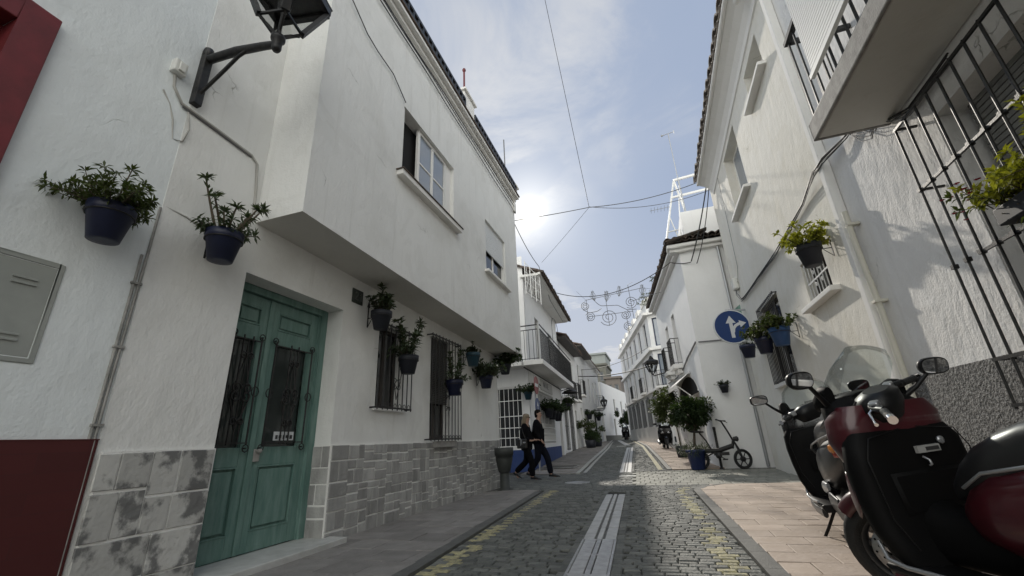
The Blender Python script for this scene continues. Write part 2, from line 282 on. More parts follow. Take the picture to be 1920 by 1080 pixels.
# ------------------------------------------------------------------ object helpers
ROOT = {}
def setp(o, label=None, cat=None, group=None, kind=None):
    if label: o['label'] = label
    if cat: o['category'] = cat
    if group: o['group'] = group
    if kind: o['kind'] = kind
    return o
def thing(name, label, cat, loc=(0, 0, 0), rz=0., group=None):
    o = bpy.data.objects.new(name, None); sc.collection.objects.link(o); o.empty_display_size = .1
    o.location = loc; o.rotation_euler = (0, 0, rz)
    ROOT[o.name] = Matrix.Translation(loc) @ Matrix.Rotation(rz, 4, 'Z')
    return setp(o, label, cat, group)
def frame(ox, oy, oz=0., rz=0.): return Matrix.Translation((ox, oy, oz)) @ Matrix.Rotation(R(rz), 4, 'Z')
class MB:
    def __init__(s, T=None): s.v = []; s.f = []; s.m = []; s.sm = []; s.T = T or Matrix(); s.rn = []
    def add(s, vs, fs, m=0, smooth=False, rv=None):
        n = len(s.v); T = s.T
        s.v += [T @ Vector(p) for p in vs]
        for f in fs:
            s.f.append([n + i for i in f]); s.m.append(m); s.sm.append(smooth); s.rn.append(rnd.random() if rv is None else rv)
    def quad(s, a, b, c, d, m=0): s.add([a, b, c, d], [(0, 1, 2, 3)], m)
    def box(s, x0, x1, y0, y1, z0, z1, m=0, rv=None):
        vs = [(x, y, z) for z in (z0, z1) for y in (y0, y1) for x in (x0, x1)]
        s.add(vs, [(0, 2, 3, 1), (4, 5, 7, 6), (0, 1, 5, 4), (2, 6, 7, 3), (0, 4, 6, 2), (1, 3, 7, 5)], m, False, rv)
    def bar(s, a, b, wd, ht=None, m=0, up=(0, 0, 1)):
        """square bar from a to b"""
        a = Vector(a); b = Vector(b); ht = ht or wd; d = (b - a).normalized(); u = Vector(up)
        if abs(d.dot(u)) > .98: u = Vector((1, 0, 0))
        x = d.cross(u).normalized(); y = x.cross(d)
        vs = [p + x * (i * wd / 2) + y * (j * ht / 2) for p in (a, b) for i, j in ((-1, -1), (1, -1), (1, 1), (-1, 1))]
        s.add(vs, [(0, 3, 2, 1), (4, 5, 6, 7), (0, 1, 5, 4), (1, 2, 6, 5), (2, 3, 7, 6), (3, 0, 4, 7)], m)
    def tube(s, pts, r, n=6, m=0, closed=False, caps=True):
        pts = [Vector(p) for p in pts]; k = len(pts); rings = []; ref = None
        for i, p in enumerate(pts):
            if closed: d = pts[(i + 1) % k] - pts[i - 1]
            else: d = pts[min(i + 1, k - 1)] - pts[max(i - 1, 0)]
            if d.length < 1e-9: d = Vector((0, 0, 1))
            d.normalize()
            if ref is None: ref = Vector((0, 0, 1)) if abs(d.z) < .9 else Vector((1, 0, 0))
            x = ref - d * ref.dot(d)
            if x.length < 1e-6: x = d.orthogonal()
            x.normalize(); ref = x; y = d.cross(x); rr = r[i] if isinstance(r, (list, tuple)) else r
            rings.append([p + (x * math.cos(2 * math.pi * j / n) + y * math.sin(2 * math.pi * j / n)) * rr for j in range(n)])
        s.loft(rings, m, closed, caps, n > 4)
    def loft(s, rings, m=0, closed=False, caps=True, smooth=True, rv=None):
        n = len(rings[0]); k = len(rings); vs = [p for r in rings for p in r]; fs = []
        for i in range(k if closed else k - 1):
            a = i * n; b = ((i + 1) % k) * n
            for j in range(n): fs.append((a + j, a + (j + 1) % n, b + (j + 1) % n, b + j))
        s.add(vs, fs, m, smooth, rv)
        if caps and not closed:
            s.add(rings[0], [tuple(range(n))[::-1]], m, False, rv); s.add(rings[-1], [tuple(range(n))], m, False, rv)
    def lathe(s, prof, n=16, c=(0, 0, 0), m=0, T=None, smooth=True, caps=True):
        T = T or Matrix(); c = Vector(c)
        s.loft([[T @ (Vector((r * math.cos(2 * math.pi * j / n), r * math.sin(2 * math.pi * j / n), z))) + c for j in range(n)] for r, z in prof], m, False, caps, smooth)
    def prism(s, poly, h0, h1, T=None, m=0):
        """polygon in local xy extruded along z from h0 to h1 after T"""
        T = T or Matrix(); n = len(poly)
        vs = [T @ Vector((x, y, h)) for h in (h0, h1) for x, y in poly]
        s.add(vs, [tuple(range(n))[::-1], tuple(range(n, 2 * n))] + [(i, (i + 1) % n, n + (i + 1) % n, n + i) for i in range(n)], m)
    def build(s, name, mats, parent=None, local=False, bevel=0., seg=2, sub=0, solid=0., **kw):
        me = bpy.data.meshes.new(name)
        vs = s.v
        root = ROOT.get(parent.name) if parent else None
        if root is not None and not local:
            inv = root.inverted(); vs = [inv @ v for v in vs]
        me.from_pydata([tuple(v) for v in vs], [], s.f)
        if not isinstance(mats, (list, tuple)): mats = [mats]
        for x in mats: me.materials.append(M[x])
        for p, i, sm in zip(me.polygons, s.m, s.sm): p.material_index = i; p.use_smooth = sm
        at = me.attributes.new('rnd', 'FLOAT', 'FACE'); at.data.foreach_set('value', s.rn)
        if bevel or sub:
            bm = bmesh.new(); bm.from_mesh(me); bmesh.ops.remove_doubles(bm, verts=bm.verts, dist=.0002)
            bmesh.ops.recalc_face_normals(bm, faces=bm.faces); bm.to_mesh(me); bm.free()
        me.update()
        o = bpy.data.objects.new(name, me); sc.collection.objects.link(o)
        if parent: o.parent = parent; ROOT[o.name] = root if root is not None else Matrix()
        if solid: md = o.modifiers.new('solid', 'SOLIDIFY'); md.thickness = solid
        if bevel:
            md = o.modifiers.new('bevel', 'BEVEL'); md.width = bevel; md.segments = seg; md.limit_method = 'ANGLE'; md.angle_limit = R(40)
        if sub:
            md = o.modifiers.new('sub', 'SUBSURF'); md.levels = sub; md.render_levels = sub
        return setp(o, kw.get('label'), kw.get('cat'), kw.get('group'), kw.get('kind'))
def copy_tree(o, parent=None):
    c = o.copy(); sc.collection.objects.link(c)
    if parent: c.parent = parent
    for ch in [x for x in o.children]: copy_tree(ch, c)
    return c
def catenary(a, b, sag, n=24):
    a = Vector(a); b = Vector(b)
    return [a.lerp(b, i / n) - Vector((0, 0, sag * 4 * (i / n) * (1 - i / n))) for i in range(n + 1)]
def wall(mb, u0, u1, z0, z1, ops, D=0., m=0, side0=True):
    """facade in the local frame (x right, y into the house): face at y=0 with openings (u0,u1,z0,z1,depth) and their reveals;
    D>0 also closes the block behind (sides, back, top)"""
    us = sorted({u0, u1, *[o[0] for o in ops], *[o[1] for o in ops]}); zs = sorted({z0, z1, *[o[2] for o in ops], *[o[3] for o in ops]})
    us = [u for u in us if u0 <= u <= u1]; zs = [z for z in zs if z0 <= z <= z1]
    for i in range(len(us) - 1):
        for j in range(len(zs) - 1):
            cu = (us[i] + us[i + 1]) / 2; cz = (zs[j] + zs[j + 1]) / 2
            if any(o[0] < cu < o[1] and o[2] < cz < o[3] for o in ops): continue
            mb.quad((us[i], 0, zs[j]), (us[i + 1], 0, zs[j]), (us[i + 1], 0, zs[j + 1]), (us[i], 0, zs[j + 1]), m)
    for a, b, c, d, dp in [o[:5] for o in ops]:
        mb.quad((a, 0, c), (a, 0, d), (a, dp, d), (a, dp, c), m); mb.quad((b, 0, d), (b, 0, c), (b, dp, c), (b, dp, d), m)
        mb.quad((a, 0, d), (b, 0, d), (b, dp, d), (a, dp, d), m); mb.quad((b, 0, c), (a, 0, c), (a, dp, c), (b, dp, c), m)
    if D:
        if side0: mb.quad((u0, 0, z0), (u0, 0, z1), (u0, D, z1), (u0, D, z0), m)
        mb.quad((u1, 0, z1), (u1, 0, z0), (u1, D, z0), (u1, D, z1), m)
        mb.quad((u0, 0, z1), (u1, 0, z1), (u1, D, z1), (u0, D, z1), m); mb.quad((u1, D, z0), (u0, D, z0), (u0, D, z1), (u1, D, z1), m)
def grille(mb, u0, u1, z0, z1, y, nv, hz, r=.009, back=.0, m=0, ns=4, scroll=False):
    """window grille: nv vertical bars, horizontals at hz, standing at depth y (negative = proud); returns to the wall at y=back"""
    for i in range(nv):
        u = u0 + (u1 - u0) * i / (nv - 1); mb.tube([(u, y, z0), (u, y, z1)], r, max(ns, 5), m)
    for z in hz:
        mb.bar((u0 - .015, y, z), (u1 + .015, y, z), r * 1.6, r * 2.4, m)
        if back != y:
            for u in (u0, u1): mb.bar((u, y, z), (u, back, z), r * 1.6, r * 2.4, m)
    if scroll:
        cu = (u0 + u1) / 2
        for z in (z0 + (z1 - z0) * .3, z0 + (z1 - z0) * .68):
            for sx in (-1, 1):
                for sz in (-1, 1): mb.tube(spiral((cu, y - .012, z), .09, sx, sz), .006, 5, m)
        mb.tube([(cu, y - .012, z0 + (z1 - z0) * .12), (cu - .14, y - .012, (z0 + z1) / 2), (cu, y - .012, z0 + (z1 - z0) * .88), (cu + .14, y - .012, (z0 + z1) / 2), (cu, y - .012, z0 + (z1 - z0) * .12)], .006, 5, m)
def spiral(c, s, sx=1, sz=1, turns=1.25, n=18):
    c = Vector(c); out = []
    for i in range(n + 1):
        t = i / n; a = t * turns * 2 * math.pi; r = s * (1 - t * .82)
        out.append(c + Vector((sx * (s * .6 - r * math.cos(a) * .6), 0, sz * (r * math.sin(a) * .6 + s * .35))))
    return out
# ------------------------------------------------------------------ ground profile
def gz(Y):
    if Y < 12.5: return 0.
    if Y < 16.5: return .03 * (Y - 12.5) * ((Y - 12.5) / 4) ** .5
    if Y < 27: return .03 * (Y - 12.5)
    return .435 + .012 * (min(Y, 120) - 27)
# ================================================================== GROUND
def strip(name, xa, xb, Y0, Y1, dz, mt, step=1.):
    mb = MB(); n = max(2, int((Y1 - Y0) / step)); ys = [Y0 + (Y1 - Y0) * i / n for i in range(n + 1)]
    for a, b in zip(ys, ys[1:]):
        mb.quad((xa(a), a, gz(a) + dz), (xb(a), a, gz(a) + dz), (xb(b), b, gz(b) + dz), (xa(b), b, gz(b) + dz))
    return mb.build(name, mt, kind='structure')
strip('ground', lambda y: -260, lambda y: 260, -120, 420, -.06, 'earth', 3.)
strip('road', lambda y: -16, lambda y: 9, -12, 75, -.022, 'joint', .5)
def xl(Y):
    if Y < 9.3: return -2.07 - .066 * (Y - 3.57)
    if Y < 13.35: return -13.
    if Y < 26: return -2.42 - .05 * (Y - 13.4)
    return -3.05 - .082 * (Y - 26)
def xr(Y):
    if Y < 9: return .57 - .033 * (Y - 3.88)
    if Y < 9.95: return .40 + .6 * (Y - 9) ** 2
    if Y < 13.75: return 2.62
    if Y < 26: return .02 - .073 * (Y - 13.75)
    return -.875 - .095 * (Y - 26)
def stone(mb, x0, x1, y0, y1, ch, m, sk=0., dz=0.):
    z = gz((y0 + y1) / 2) + dz + rnd.uniform(-.003, .002); t = rnd.uniform(-.0015, .0015); t2 = rnd.uniform(-.0015, .0015); h = .03
    o = [(x0, y0), (x1, y0), (x1, y1), (x0, y1)]; i = [(x0 + ch, y0 + ch), (x1 - ch, y0 + ch), (x1 - ch, y1 - ch), (x0 + ch, y1 - ch)]
    vs = [(x, y, z - ch * .7 - h * 0) for x, y in o] + [(x, y, z + (t if k in (0, 3) else -t) + (t2 if k < 2 else -t2)) for k, (x, y) in enumerate(i)] + [(x, y, z - h) for x, y in o]
    mb.add(vs, [(4, 5, 6, 7), (0, 1, 5, 4), (1, 2, 6, 5), (2, 3, 7, 6), (3, 0, 4, 7), (8, 9, 1, 0), (9, 10, 2, 1), (10, 11, 3, 2), (11, 8, 0, 3)], m, False, rnd.random())
def drain_x(Y): return -.69 - .050 * (Y - 3.7) if Y < 13 else (-1.13 - .050 * (Y - 13.5) if Y < 26.5 else -1.80 - .12 * (Y - 26.5))
def drain_on(Y): return Y < 8.95 or 13.45 < Y < 25.6 or 28.5 < Y < 44
def cobbles():
    mb = MB(); Y = 1.2; row = 0
    while Y < 52:
        rh = (.088 if Y < 26 else .2) * rnd.uniform(.93, 1.06); a = xl(Y + rh / 2); b = xr(Y + rh / 2); row += 1
        if 10.05 < Y < 13.6: b = -.72 - .05 * (Y - 10)
        x = a + .005 + (row % 2) * -.075
        while x < b:
            ln = rnd.uniform(.125, .175) if Y < 26 else rnd.uniform(.3, .42); x1 = min(x + ln, b)
            xs = max(x, a); cx = (xs + x1) / 2; dc = drain_x(Y)
            if x1 - xs > .05 and not (drain_on(Y) and abs(cx - dc) < .24 and Y < 26.5):
                m = 0; yl = -1.93 - .058 * (Y - 3.52) if Y < 9.3 else 99; yr = .38 - .034 * (Y - 3.9) if Y < 9 else (.215 + (Y - 9) * .12 if Y < 9.6 else 99)
                if (abs(cx - yl) < .066 or abs(cx - yr) < .066) and rnd.random() < .9: m = 1
                stone(mb, xs + .005, x1 - .005, Y + .005, Y + rh - .006, .009, m)
            x += ln
        Y += rh
    # pale pavers of the raised crossing
    Y = 10.05; row = 0
    while Y < 13.55:
        x = -.68 - .05 * (Y - 10) - (row % 2) * .1; row += 1
        while x < 2.66:
            stone(mb, x + .005, x + .205, Y + .005, min(Y + .405, 13.6), .012, 2); x += .21
        Y += .41
    # infill beside the drain
    Y = 1.2
    while Y < 25.5:
        if drain_on(Y):
            for sx in (-1, 1):
                x = drain_x(Y) + sx * .205; stone(mb, x - .045, x + .045, Y, Y + .19, .012, 0)
        Y += .2
    mb.build('cobbled_road', ['cobble', 'cobble_yellow', 'paver'], kind='structure')
cobbles()
def tiles(name, fa, fb, Y0, Y1, tw, th, mt, base, dz=.02, skew=0.):
    mb = MB(); Y = Y0; row = 0
    while Y < Y1:
        a = fa(Y); b = fb(Y); x = a - (row % 2) * tw * .5; row += 1; y1 = min(Y + th, Y1)
        while x < b:
            x0 = max(x, a); x1 = min(x + tw, b)
            if x1 - x0 > .04: stone(mb, x0 + .003, x1 - .003, Y + .003, y1 - .003, .005, 0, 0, dz)
            x += tw
        Y += th
    n = int((Y1 - Y0) / .5) + 1; ys = [Y0 + (Y1 - Y0) * i / n for i in range(n + 1)]
    for p, q in zip(ys, ys[1:]): mb.quad((fa(p), p, gz(p) + dz - .012), (fb(p), p, gz(p) + dz - .012), (fb(q), q, gz(q) + dz - .012), (fa(q), q, gz(q) + dz - .012), 1)
    mb.build(name, [mt, base], kind='structure')
KW = .13
tiles('pavement', lambda y: -3.75, lambda y: xl(y) - KW, -3, 9.3, .40, .40, 'pave_grey', 'joint')
tiles('pavement', lambda y: xr(y) + KW, lambda y: 2.75, -3, 9.93, .44, .30, 'pave_pink', 'joint')
tiles('pavement', lambda y: -4.3 - .05 * (y - 14.5), lambda y: xl(y) - KW, 13.4, 46, .5, .5, 'pave_grey', 'joint')
tiles('pavement', lambda y: xr(y) + KW, lambda y: 1.5 - .113 * (y - 14) if y < 27 else .2 - .19 * (y - 27) + .3, 13.8, 44, .5, .4, 'pave_pink', 'joint')
def kerb(name, f, Y0, Y1, side, mt='kerb', w_=KW, dz=.021):
    mb = MB(); Y = Y0
    while Y < Y1:
        y1 = min(Y + .5, Y1); a, b = f(Y), f(y1); s = side * w_
        z0, z1 = gz(Y) + dz, gz(y1) + dz
        P = [(a, Y + .003, z0), (a + s, Y + .003, z0), (b + s, y1 - .003, z1), (b, y1 - .003, z1)]
        if side < 0: P = [P[1], P[0], P[3], P[2]]
        mb.add(P + [(x, y, z - .06) for x, y, z in P], [(0, 1, 2, 3), (0, 3, 7, 4), (1, 5, 6, 2), (0, 4, 5, 1), (3, 2, 6, 7)], 0)
        Y = y1
    mb.build(name, mt, kind='structure')
kerb('kerb', xl, -3, 9.3, -1); kerb('kerb', xr, -3, 9.93, 1)
kerb('kerb', xl, 13.4, 46, -1, 'pale_kerb'); kerb('kerb', xr, 13.8, 44, 1, 'kerb')
# painted edge lines of the upper street (yellow right, white left) and the white give-way bars
def line(name, f, Y0, Y1, w_, mt):
    mb = MB(); n = int((Y1 - Y0) / .5) + 1; ys = [Y0 + (Y1 - Y0) * i / n for i in range(n + 1)]
    for p, q in zip(ys, ys[1:]): mb.quad((f(p), p, gz(p) + .006), (f(p) + w_, p, gz(p) + .006), (f(q) + w_, q, gz(q) + .006), (f(q), q, gz(q) + .006))
    mb.build(name, mt, kind='structure')
line('road_marking', lambda y: xr(y) - .24, 13.9, 40, .13, 'cobble_yellow')
line('road_marking', lambda y: xl(y) + .06, 13.6, 40, .11, 'pale_kerb')
mb = MB(); mb.box(-1.20, -.78, 12.25, 12.42, .002, .009); mb.build('road_marking', 'white_line', kind='structure')
mb = MB(); mb.box(-2.6, -2.1, 27.3, 27.6, gz(27.4), gz(27.4) + .012); mb.box(-1.45, -.95, 25.4, 25.55, gz(25.5), gz(25.5) + .012); mb.build('road_marking', 'white_line', kind='structure')
# drain covers, each one liftable
def cover_mesh(kind):
    mb = MB()
    if kind == 'grate':
        mb.box(-.16, .16, 0, .60, -.03, -.008, 1)
        for sx in (-1, 1): mb.box(sx * .16 - .012, sx * .16 + .012, 0, .6, -.02, .006)
        mb.box(-.022, .022, .01, .59, -.02, .005)
        for i in range(24):
            y = .015 + i * .0245
            for a, b in ((-.145, -.03), (.03, .145)): mb.box(a, b, y, y + .012, -.02, .003)
        for y in (0, .588): mb.box(-.16, .16, y, y + .012, -.02, .005)
    else:
        mb.box(-.165, -.055, .006, .594, -.03, .004); mb.box(.055, .165, .006, .594, -.03, .004)
        mb.box(-.026, .026, .006, .594, -.03, .006)
        mb.box(-.055, -.026, .006, .594, -.03, -.006, 1); mb.box(.026, .055, .006, .594, -.03, -.006, 1)
    return mb
protos = {}
def cover(Y):
    k = 'grate' if Y < 4.55 else 'slab'
    if k not in protos:
        protos[k] = cover_mesh(k).build('drain_cover', ['drain_iron' if k == 'grate' else 'drain', 'dark' if k == 'grate' else 'kerb'], bevel=.003, seg=1)
        o = protos[k]
    else: o = protos[k].copy(); sc.collection.objects.link(o)
    sl_ = math.atan2(drain_x(Y + .3) - drain_x(Y), .3)
    o.location = (drain_x(Y), Y, gz(Y) + .002); o.rotation_euler = (math.atan2(gz(Y + .6) - gz(Y), .6), 0, -sl_)
    setp(o, 'slotted iron drain grating in the cobbled street nearest to the camera' if k == 'grate' else 'grey grooved drain cover in the line along the middle of the cobbled street', 'drain cover', 'slotted drain gratings' if k == 'grate' else 'drain covers along the street')
Y = 1.9
while Y < 26:
    if drain_on(Y) and drain_on(Y + .6): cover(Y); Y += .605
    else: Y = Y + .05
line('drain_channel', lambda y: drain_x(y) - .17, 28.5, 44, .34, 'drain')
# manhole in the street
mb = MB(); mb.lathe([(.30, -.02), (.30, .006), (.27, .008), (.27, .003), (0.01, .004)], 24, (-2.05, 10.9, 0)); o = mb.build('manhole_cover', 'drain_iron'); setp(o, 'round iron manhole cover in the cobbles near the walking couple', 'manhole cover')
mb = MB(); mb.box(-4.0, -2.85, 14.8, 16.0, gz(15.4) + .018, gz(15.4) + .032)
for i in range(9): mb.box(-3.95, -2.9, 14.87 + i * .125, 14.93 + i * .125, gz(15.4) + .032, gz(15.4) + .036, 1)
o = mb.build('pavement_hatch', ['drain_iron', 'kerb']); setp(o, 'rectangular metal hatch in the pavement before the blue based shop', 'hatch')
# ================================================================== LEFT SIDE
def stones(mb, u0, u1, z0, z1, y, mn, mx, m=0, hole=(), proud=.010, gap=.009, vert=.5):
    """irregular ashlar: split a rectangle at random into blocks standing proud of the mortar"""
    def rec(a, b, c, d):
        w_, h = b - a, d - c
        if (w_ <= mx and h <= mx * .62 and (w_ * h < mx * mx * .4 or rnd.random() < .5)) or (w_ < 2 * mn and h < 2 * mn):
            g = gap; gv = gap * rnd.choice((.25, .4, .8)); g = gap * rnd.choice((.5, 1, 1.15)); x0, x1, q0, q1 = a + gv, b - gv, c + g, d - g; e = .005
            if x1 - x0 < .03 or q1 - q0 < .03: return
            pr = proud * rnd.uniform(.6, 1.3)
            vs = [(x0, y, q0), (x1, y, q0), (x1, y, q1), (x0, y, q1), (x0 + e, y - pr, q0 + e), (x1 - e, y - pr, q0 + e), (x1 - e, y - pr, q1 - e), (x0 + e, y - pr, q1 - e)]
            mb.add(vs, [(4, 5, 6, 7), (0, 1, 5, 4), (1, 2, 6, 5), (2, 3, 7, 6), (3, 0, 4, 7)], m, False, rnd.random()); return
        if (w_ > h * 1.15 and w_ >= 2 * mn) or h < 2 * mn:
            t = a + w_ * rnd.uniform(.36, .64); rec(a, t, c, d); rec(t, b, c, d)
        else:
            t = c + h * rnd.uniform(.36, .64); rec(a, b, c, t); rec(a, b, t, d)
    rec(u0, u1, z0, z1)
def roof_tiles(mb, T, u0, u1, yo, zo, yi, zi, p=.2, m=0, rise=.055):
    """barrel tiles running from the outer eave (yo,zo) up to (yi,zi)"""
    n = int((u1 - u0) / p); p = (u1 - u0) / n; T0 = mb.T; mb.T = T
    L_ = math.hypot(yi - yo, zi - zo); rows = max(1, int(L_ / .36))
    for i in range(n):
        c = u0 + p * (i + .5); jy = rnd.uniform(-.02, .02)
        for j in range(rows):
            t0, t1 = j / rows - (.05 if j else 0), (j + 1) / rows
            a = (yo + (yi - yo) * t0 + (jy if j == 0 else 0), zo + (zi - zo) * t0 + .02); b = (yo + (yi - yo) * t1, zo + (zi - zo) * t1)
            out = []
            for (y, z), r in ((a, .52), (b, .44)):
                for k, s in ((1, 1), (-1, .82)):
                    out.append([(c + k * 0 + p * r * s * math.cos(math.pi * q / 7) * -1, y, z + rise * 1.7 * s * math.sin(math.pi * q / 7)) for q in range(8)])
            # out: a-outer, a-inner, b-outer, b-inner
            ring_a = out[0] + out[1][::-1]; ring_b = out[2] + out[3][::-1]
            mb.loft([ring_a, ring_b], m, False, True, False, rv=rnd.random())
        # channel tile under
        cu = c + p * .5
        mb.loft([[(cu + p * .5 * math.cos(math.pi * q / 5), yo + .03, zo + .035 - rise * math.sin(math.pi * q / 5)) for q in range(6)] + [(cu + p * .5 * math.cos(math.pi * q / 5), yo + .03, zo + .05 - rise * math.sin(math.pi * q / 5)) for q in range(5, -1, -1)],
                 [(cu + p * .5 * math.cos(math.pi * q / 5), yi, zi + .035 - rise * math.sin(math.pi * q / 5)) for q in range(6)] + [(cu + p * .5 * math.cos(math.pi * q / 5), yi, zi + .05 - rise * math.sin(math.pi * q / 5)) for q in range(5, -1, -1)]], m, False, True, False)
    mb.T = T0
def railing(mb, pts, z0, z1, sp=.12, r=.008, rails=(0, 1), m=0, top=.022, square=False):
    """vertical-bar railing along a polyline of (x,y) points (local frame of mb)"""
    for a, b in zip(pts, pts[1:]):
        a = Vector((*a, 0)); b = Vector((*b, 0)); n = max(1, int((b - a).length / sp))
        for i in range(n + 1):
            p = a.lerp(b, i / n); mb.tube([(p.x, p.y, z0), (p.x, p.y, z1)], r, 5, m)
        mb.bar((a.x, a.y, z1), (b.x, b.y, z1), top * 1.6, top, m); mb.bar((a.x, a.y, z0 + .04), (b.x, b.y, z0 + .04), top, top * .8, m)
def sash(house, T, u0, u1, z0, z1, y, frame_m, pane_m, nx=2, nz=2, fw=.05, name='window', pd=.02, lab=None):
    """window frame with glazing bars (part) and its glass (sub-part)"""
    mb = MB(T)
    for a, b in ((u0, u0 + fw), (u1 - fw, u1)): mb.box(a, b, y, y + .05, z0, z1)
    for a, b in ((z0, z0 + fw), (z1 - fw, z1)): mb.box(u0 + fw, u1 - fw, y, y + .05, a, b)
    for i in range(1, nx):
        u = u0 + (u1 - u0) * i / nx; mb.box(u - fw * .6, u + fw * .6, y + .002, y + .048, z0 + fw, z1 - fw)
    for k in range(nx):
        a = u0 + (u1 - u0) * k / nx + fw * .6; b = u0 + (u1 - u0) * (k + 1) / nx - fw * .6
        for j in range(1, nz): zz = z0 + (z1 - z0) * j / nz; mb.box(max(a, u0 + fw), min(b, u1 - fw), y + .006, y + .042, zz - fw * .3, zz + fw * .3)
    f = mb.build(name, frame_m, house, bevel=.004, seg=1)
    mp = MB(T); mp.box(u0 + fw * .5, u1 - fw * .5, y + pd, y + pd + .008, z0 + fw * .5, z1 - fw * .5); mp.build('pane', pane_m, f)
    return f
def sill(house, T, u0, u1, z, t=.05, proud=.1, m='trim', parent=None, back=.05):
    mb = MB(T); mb.box(u0, u1, -proud, back, z - t, z); return mb.build('sill', m, parent or house, bevel=.006)

# ---- house with red trim (nearest, left)
TA = frame(-3.705, -6, 0, 90)
hA = thing('house', 'white house at the left edge with deep red tiled base and red window surround', 'house', (-3.75, -2, 0))
mb = MB(TA); wall(mb, 0, 8.05, 0, 8.8, [(6.02, 6.93, 2.2, 3.78, .22)], 6); mb.build('wall', 'plaster_cool', hA)
mb = MB(TA); mb.box(0, 8.04, -.018, .02, 0, 1.11); mb.box(0, 8.045, -.022, .02, 1.11, 1.118); mb.build('tiled_base', 'red_tile', hA)
mb = MB(TA)
for a, b, c, d in ((5.85, 6.02, 2.0, 3.97), (6.925, 7.115, 2.0, 3.97), (6.02, 6.925, 3.775, 3.97), (6.02, 6.925, 2.0, 2.205)): mb.box(a, b, -.05, .20, c, d)
wA = mb.build('window', 'red_paint', hA, bevel=.008)
mb = MB(TA); mb.box(6.02, 6.93, .12, .16, 2.2, 3.78)
for i in range(17): mb.box(6.08, 6.87, .105, .13, 2.25 + i * .09, 2.30 + i * .09)
mb.build('shutter', 'red_paint', wA)
# meter box
TM = frame(-3.71, 0, 0, 90)
mtr = thing('meter_box', 'grey painted meter cupboard door with slots set in the white wall at the far left', 'meter box', (-3.755, 1.25, 1.6))
mb = MB(TM); z0, z1, a, b = 1.60, 2.21, .92, 1.56
for q in ((a - .03, a, z0 - .03, z1 + .03), (b, b + .03, z0 - .03, z1 + .03), (a, b, z0 - .03, z0), (a, b, z1, z1 + .03)): mb.box(q[0], q[1], -.012, .01, q[2], q[3])
mb.build('frame', 'meter', mtr, bevel=.004)
mb = MB(TM); mb.box(a + .004, b - .004, -.006, .01, z0 + .004, z1 - .004)
for uu, zz in ((1.36, 2.06), (1.36, 1.70), (1.0, 2.06), (1.0, 1.70)):
    for k in (0, .035): mb.bar((uu, -.009, zz + k), (uu + .12, -.009, zz + k), .012, .014)
mb.build('door', 'meter', mtr, bevel=.002, seg=1)
# junction box + sensor cables
jb = thing('junction_box', 'small white plastic box on the left wall beside the lantern bracket', 'junction box', (-3.75, 1.87, 4.3))
mb = MB(TM); mb.box(1.82, 1.93, -.07, -.001, 4.24, 4.38); mb.build('case', 'plastic_white', jb, bevel=.012)
mb = MB(TM); mb.box(1.85, 1.905, -.09, -.071, 4.26, 4.35); mb.build('lid', 'plastic_white', jb, bevel=.006)
def cable(name, pts, r, m, label, cat='cable', group=None, n=5):
    mb = MB(); mb.tube(pts, r, n); o = mb.build(name, m); return setp(o, label, cat, group)
X0 = -3.70
cable('wall_cable', [(X0, 1.82, 4.02), (X0 - .01, 1.90, 3.93), (X0, 1.95, 3.80), (X0 - .01, 1.99, 3.62), (X0 + .01, 2.06, 3.64), (X0 + .02, 2.08, 3.78), (X0 + .02, 2.04, 3.95)], .008, 'cable_white', 'short looping cable below the white box on the left wall')
cable('wall_cable', [(X0, 1.87, 4.24), (X0, 1.89, 4.12), (-3.69, 1.98, 4.0), (-3.69, 2.3, 3.985), (-3.69, 2.72, 3.96), (-3.69, 2.80, 3.9), (-3.69, 2.84, 3.6), (-3.69, 2.86, 3.33)], .014, 'cable_white', 'painted cable running right from the lantern bracket and down to the overhang')
cable('wall_cable', [(-3.69, 2.72, 3.935), (-3.69, 2.3, 3.96), (-3.69, 1.99, 3.975)], .008, 'cable_grey', 'thin grey cable just under the painted cable by the lantern bracket')
cable('wall_cable', [(-3.71, 2.06, 2.98), (-3.70, 2.25, 2.97), (-3.70, 2.42, 2.93), (-3.70, 2.5, 2.9)], .010, 'cable_white', 'short painted cable between the two nearest flower pots')
pp = thing('conduit', 'two grey conduits running down the corner between the red based house and the stone base', 'conduit', (-3.72, 2.04, 0))
mb = MB(); mb.tube([(-3.695, 2.035, 2.95), (-3.695, 2.035, 2.6), (-3.695, 2.02, 1.4), (-3.695, 2.02, .05)], .010, 6); mb.build('pipe', 'conduit', pp); mb = MB(); mb.tube([(-3.698, 2.0, 2.5), (-3.698, 1.985, .05)], .010, 6); mb.build('pipe', 'conduit', pp)
for z in (2.25, 1.75, 1.2):
    mb = MB(); mb.box(-3.704, -3.682, 1.975, 2.048, z, z + .018); mb.build('clip', 'conduit', pp)

# ---- house with the overhang, teal door (number 21)
TB = frame(-3.70, 2.05, 0, 90); TU = frame(-3.09, 2.91, 0, 90)
hB = thing('house', 'white house with overhanging upper floor, teal double door and grey stone base', 'house', (-3.7, 6, 0))
mb = MB(TB)
wall(mb, .86, 8.05, 0, 3.4, [(.86, 2.30, .06, 2.69, .34), (3.10, 3.77, 1.50, 2.70, .20), (4.65, 5.42, 1.06, 2.86, .20)], 6)
mb.T = frame(-3.70, 2.05, 0, 90); wall(mb, 0, .86, 0, 7.6, [], 6.03)
mb.T = TU; wall(mb, 0, 7.44, 3.25, 7.6, [(1.67, 3.45, 4.79, 6.06, .20), (5.08, 6.42, 4.53, 5.80, .16)], 6.2)
mb.add([(0, 0, 3.25), (7.44, 0, 3.03), (7.44, 0, 3.25), (7.44, 6.2, 3.03), (7.44, 6.2, 3.25)], [(0, 1, 2), (1, 3, 4, 2)])
mb.build('wall', 'plaster', hB)
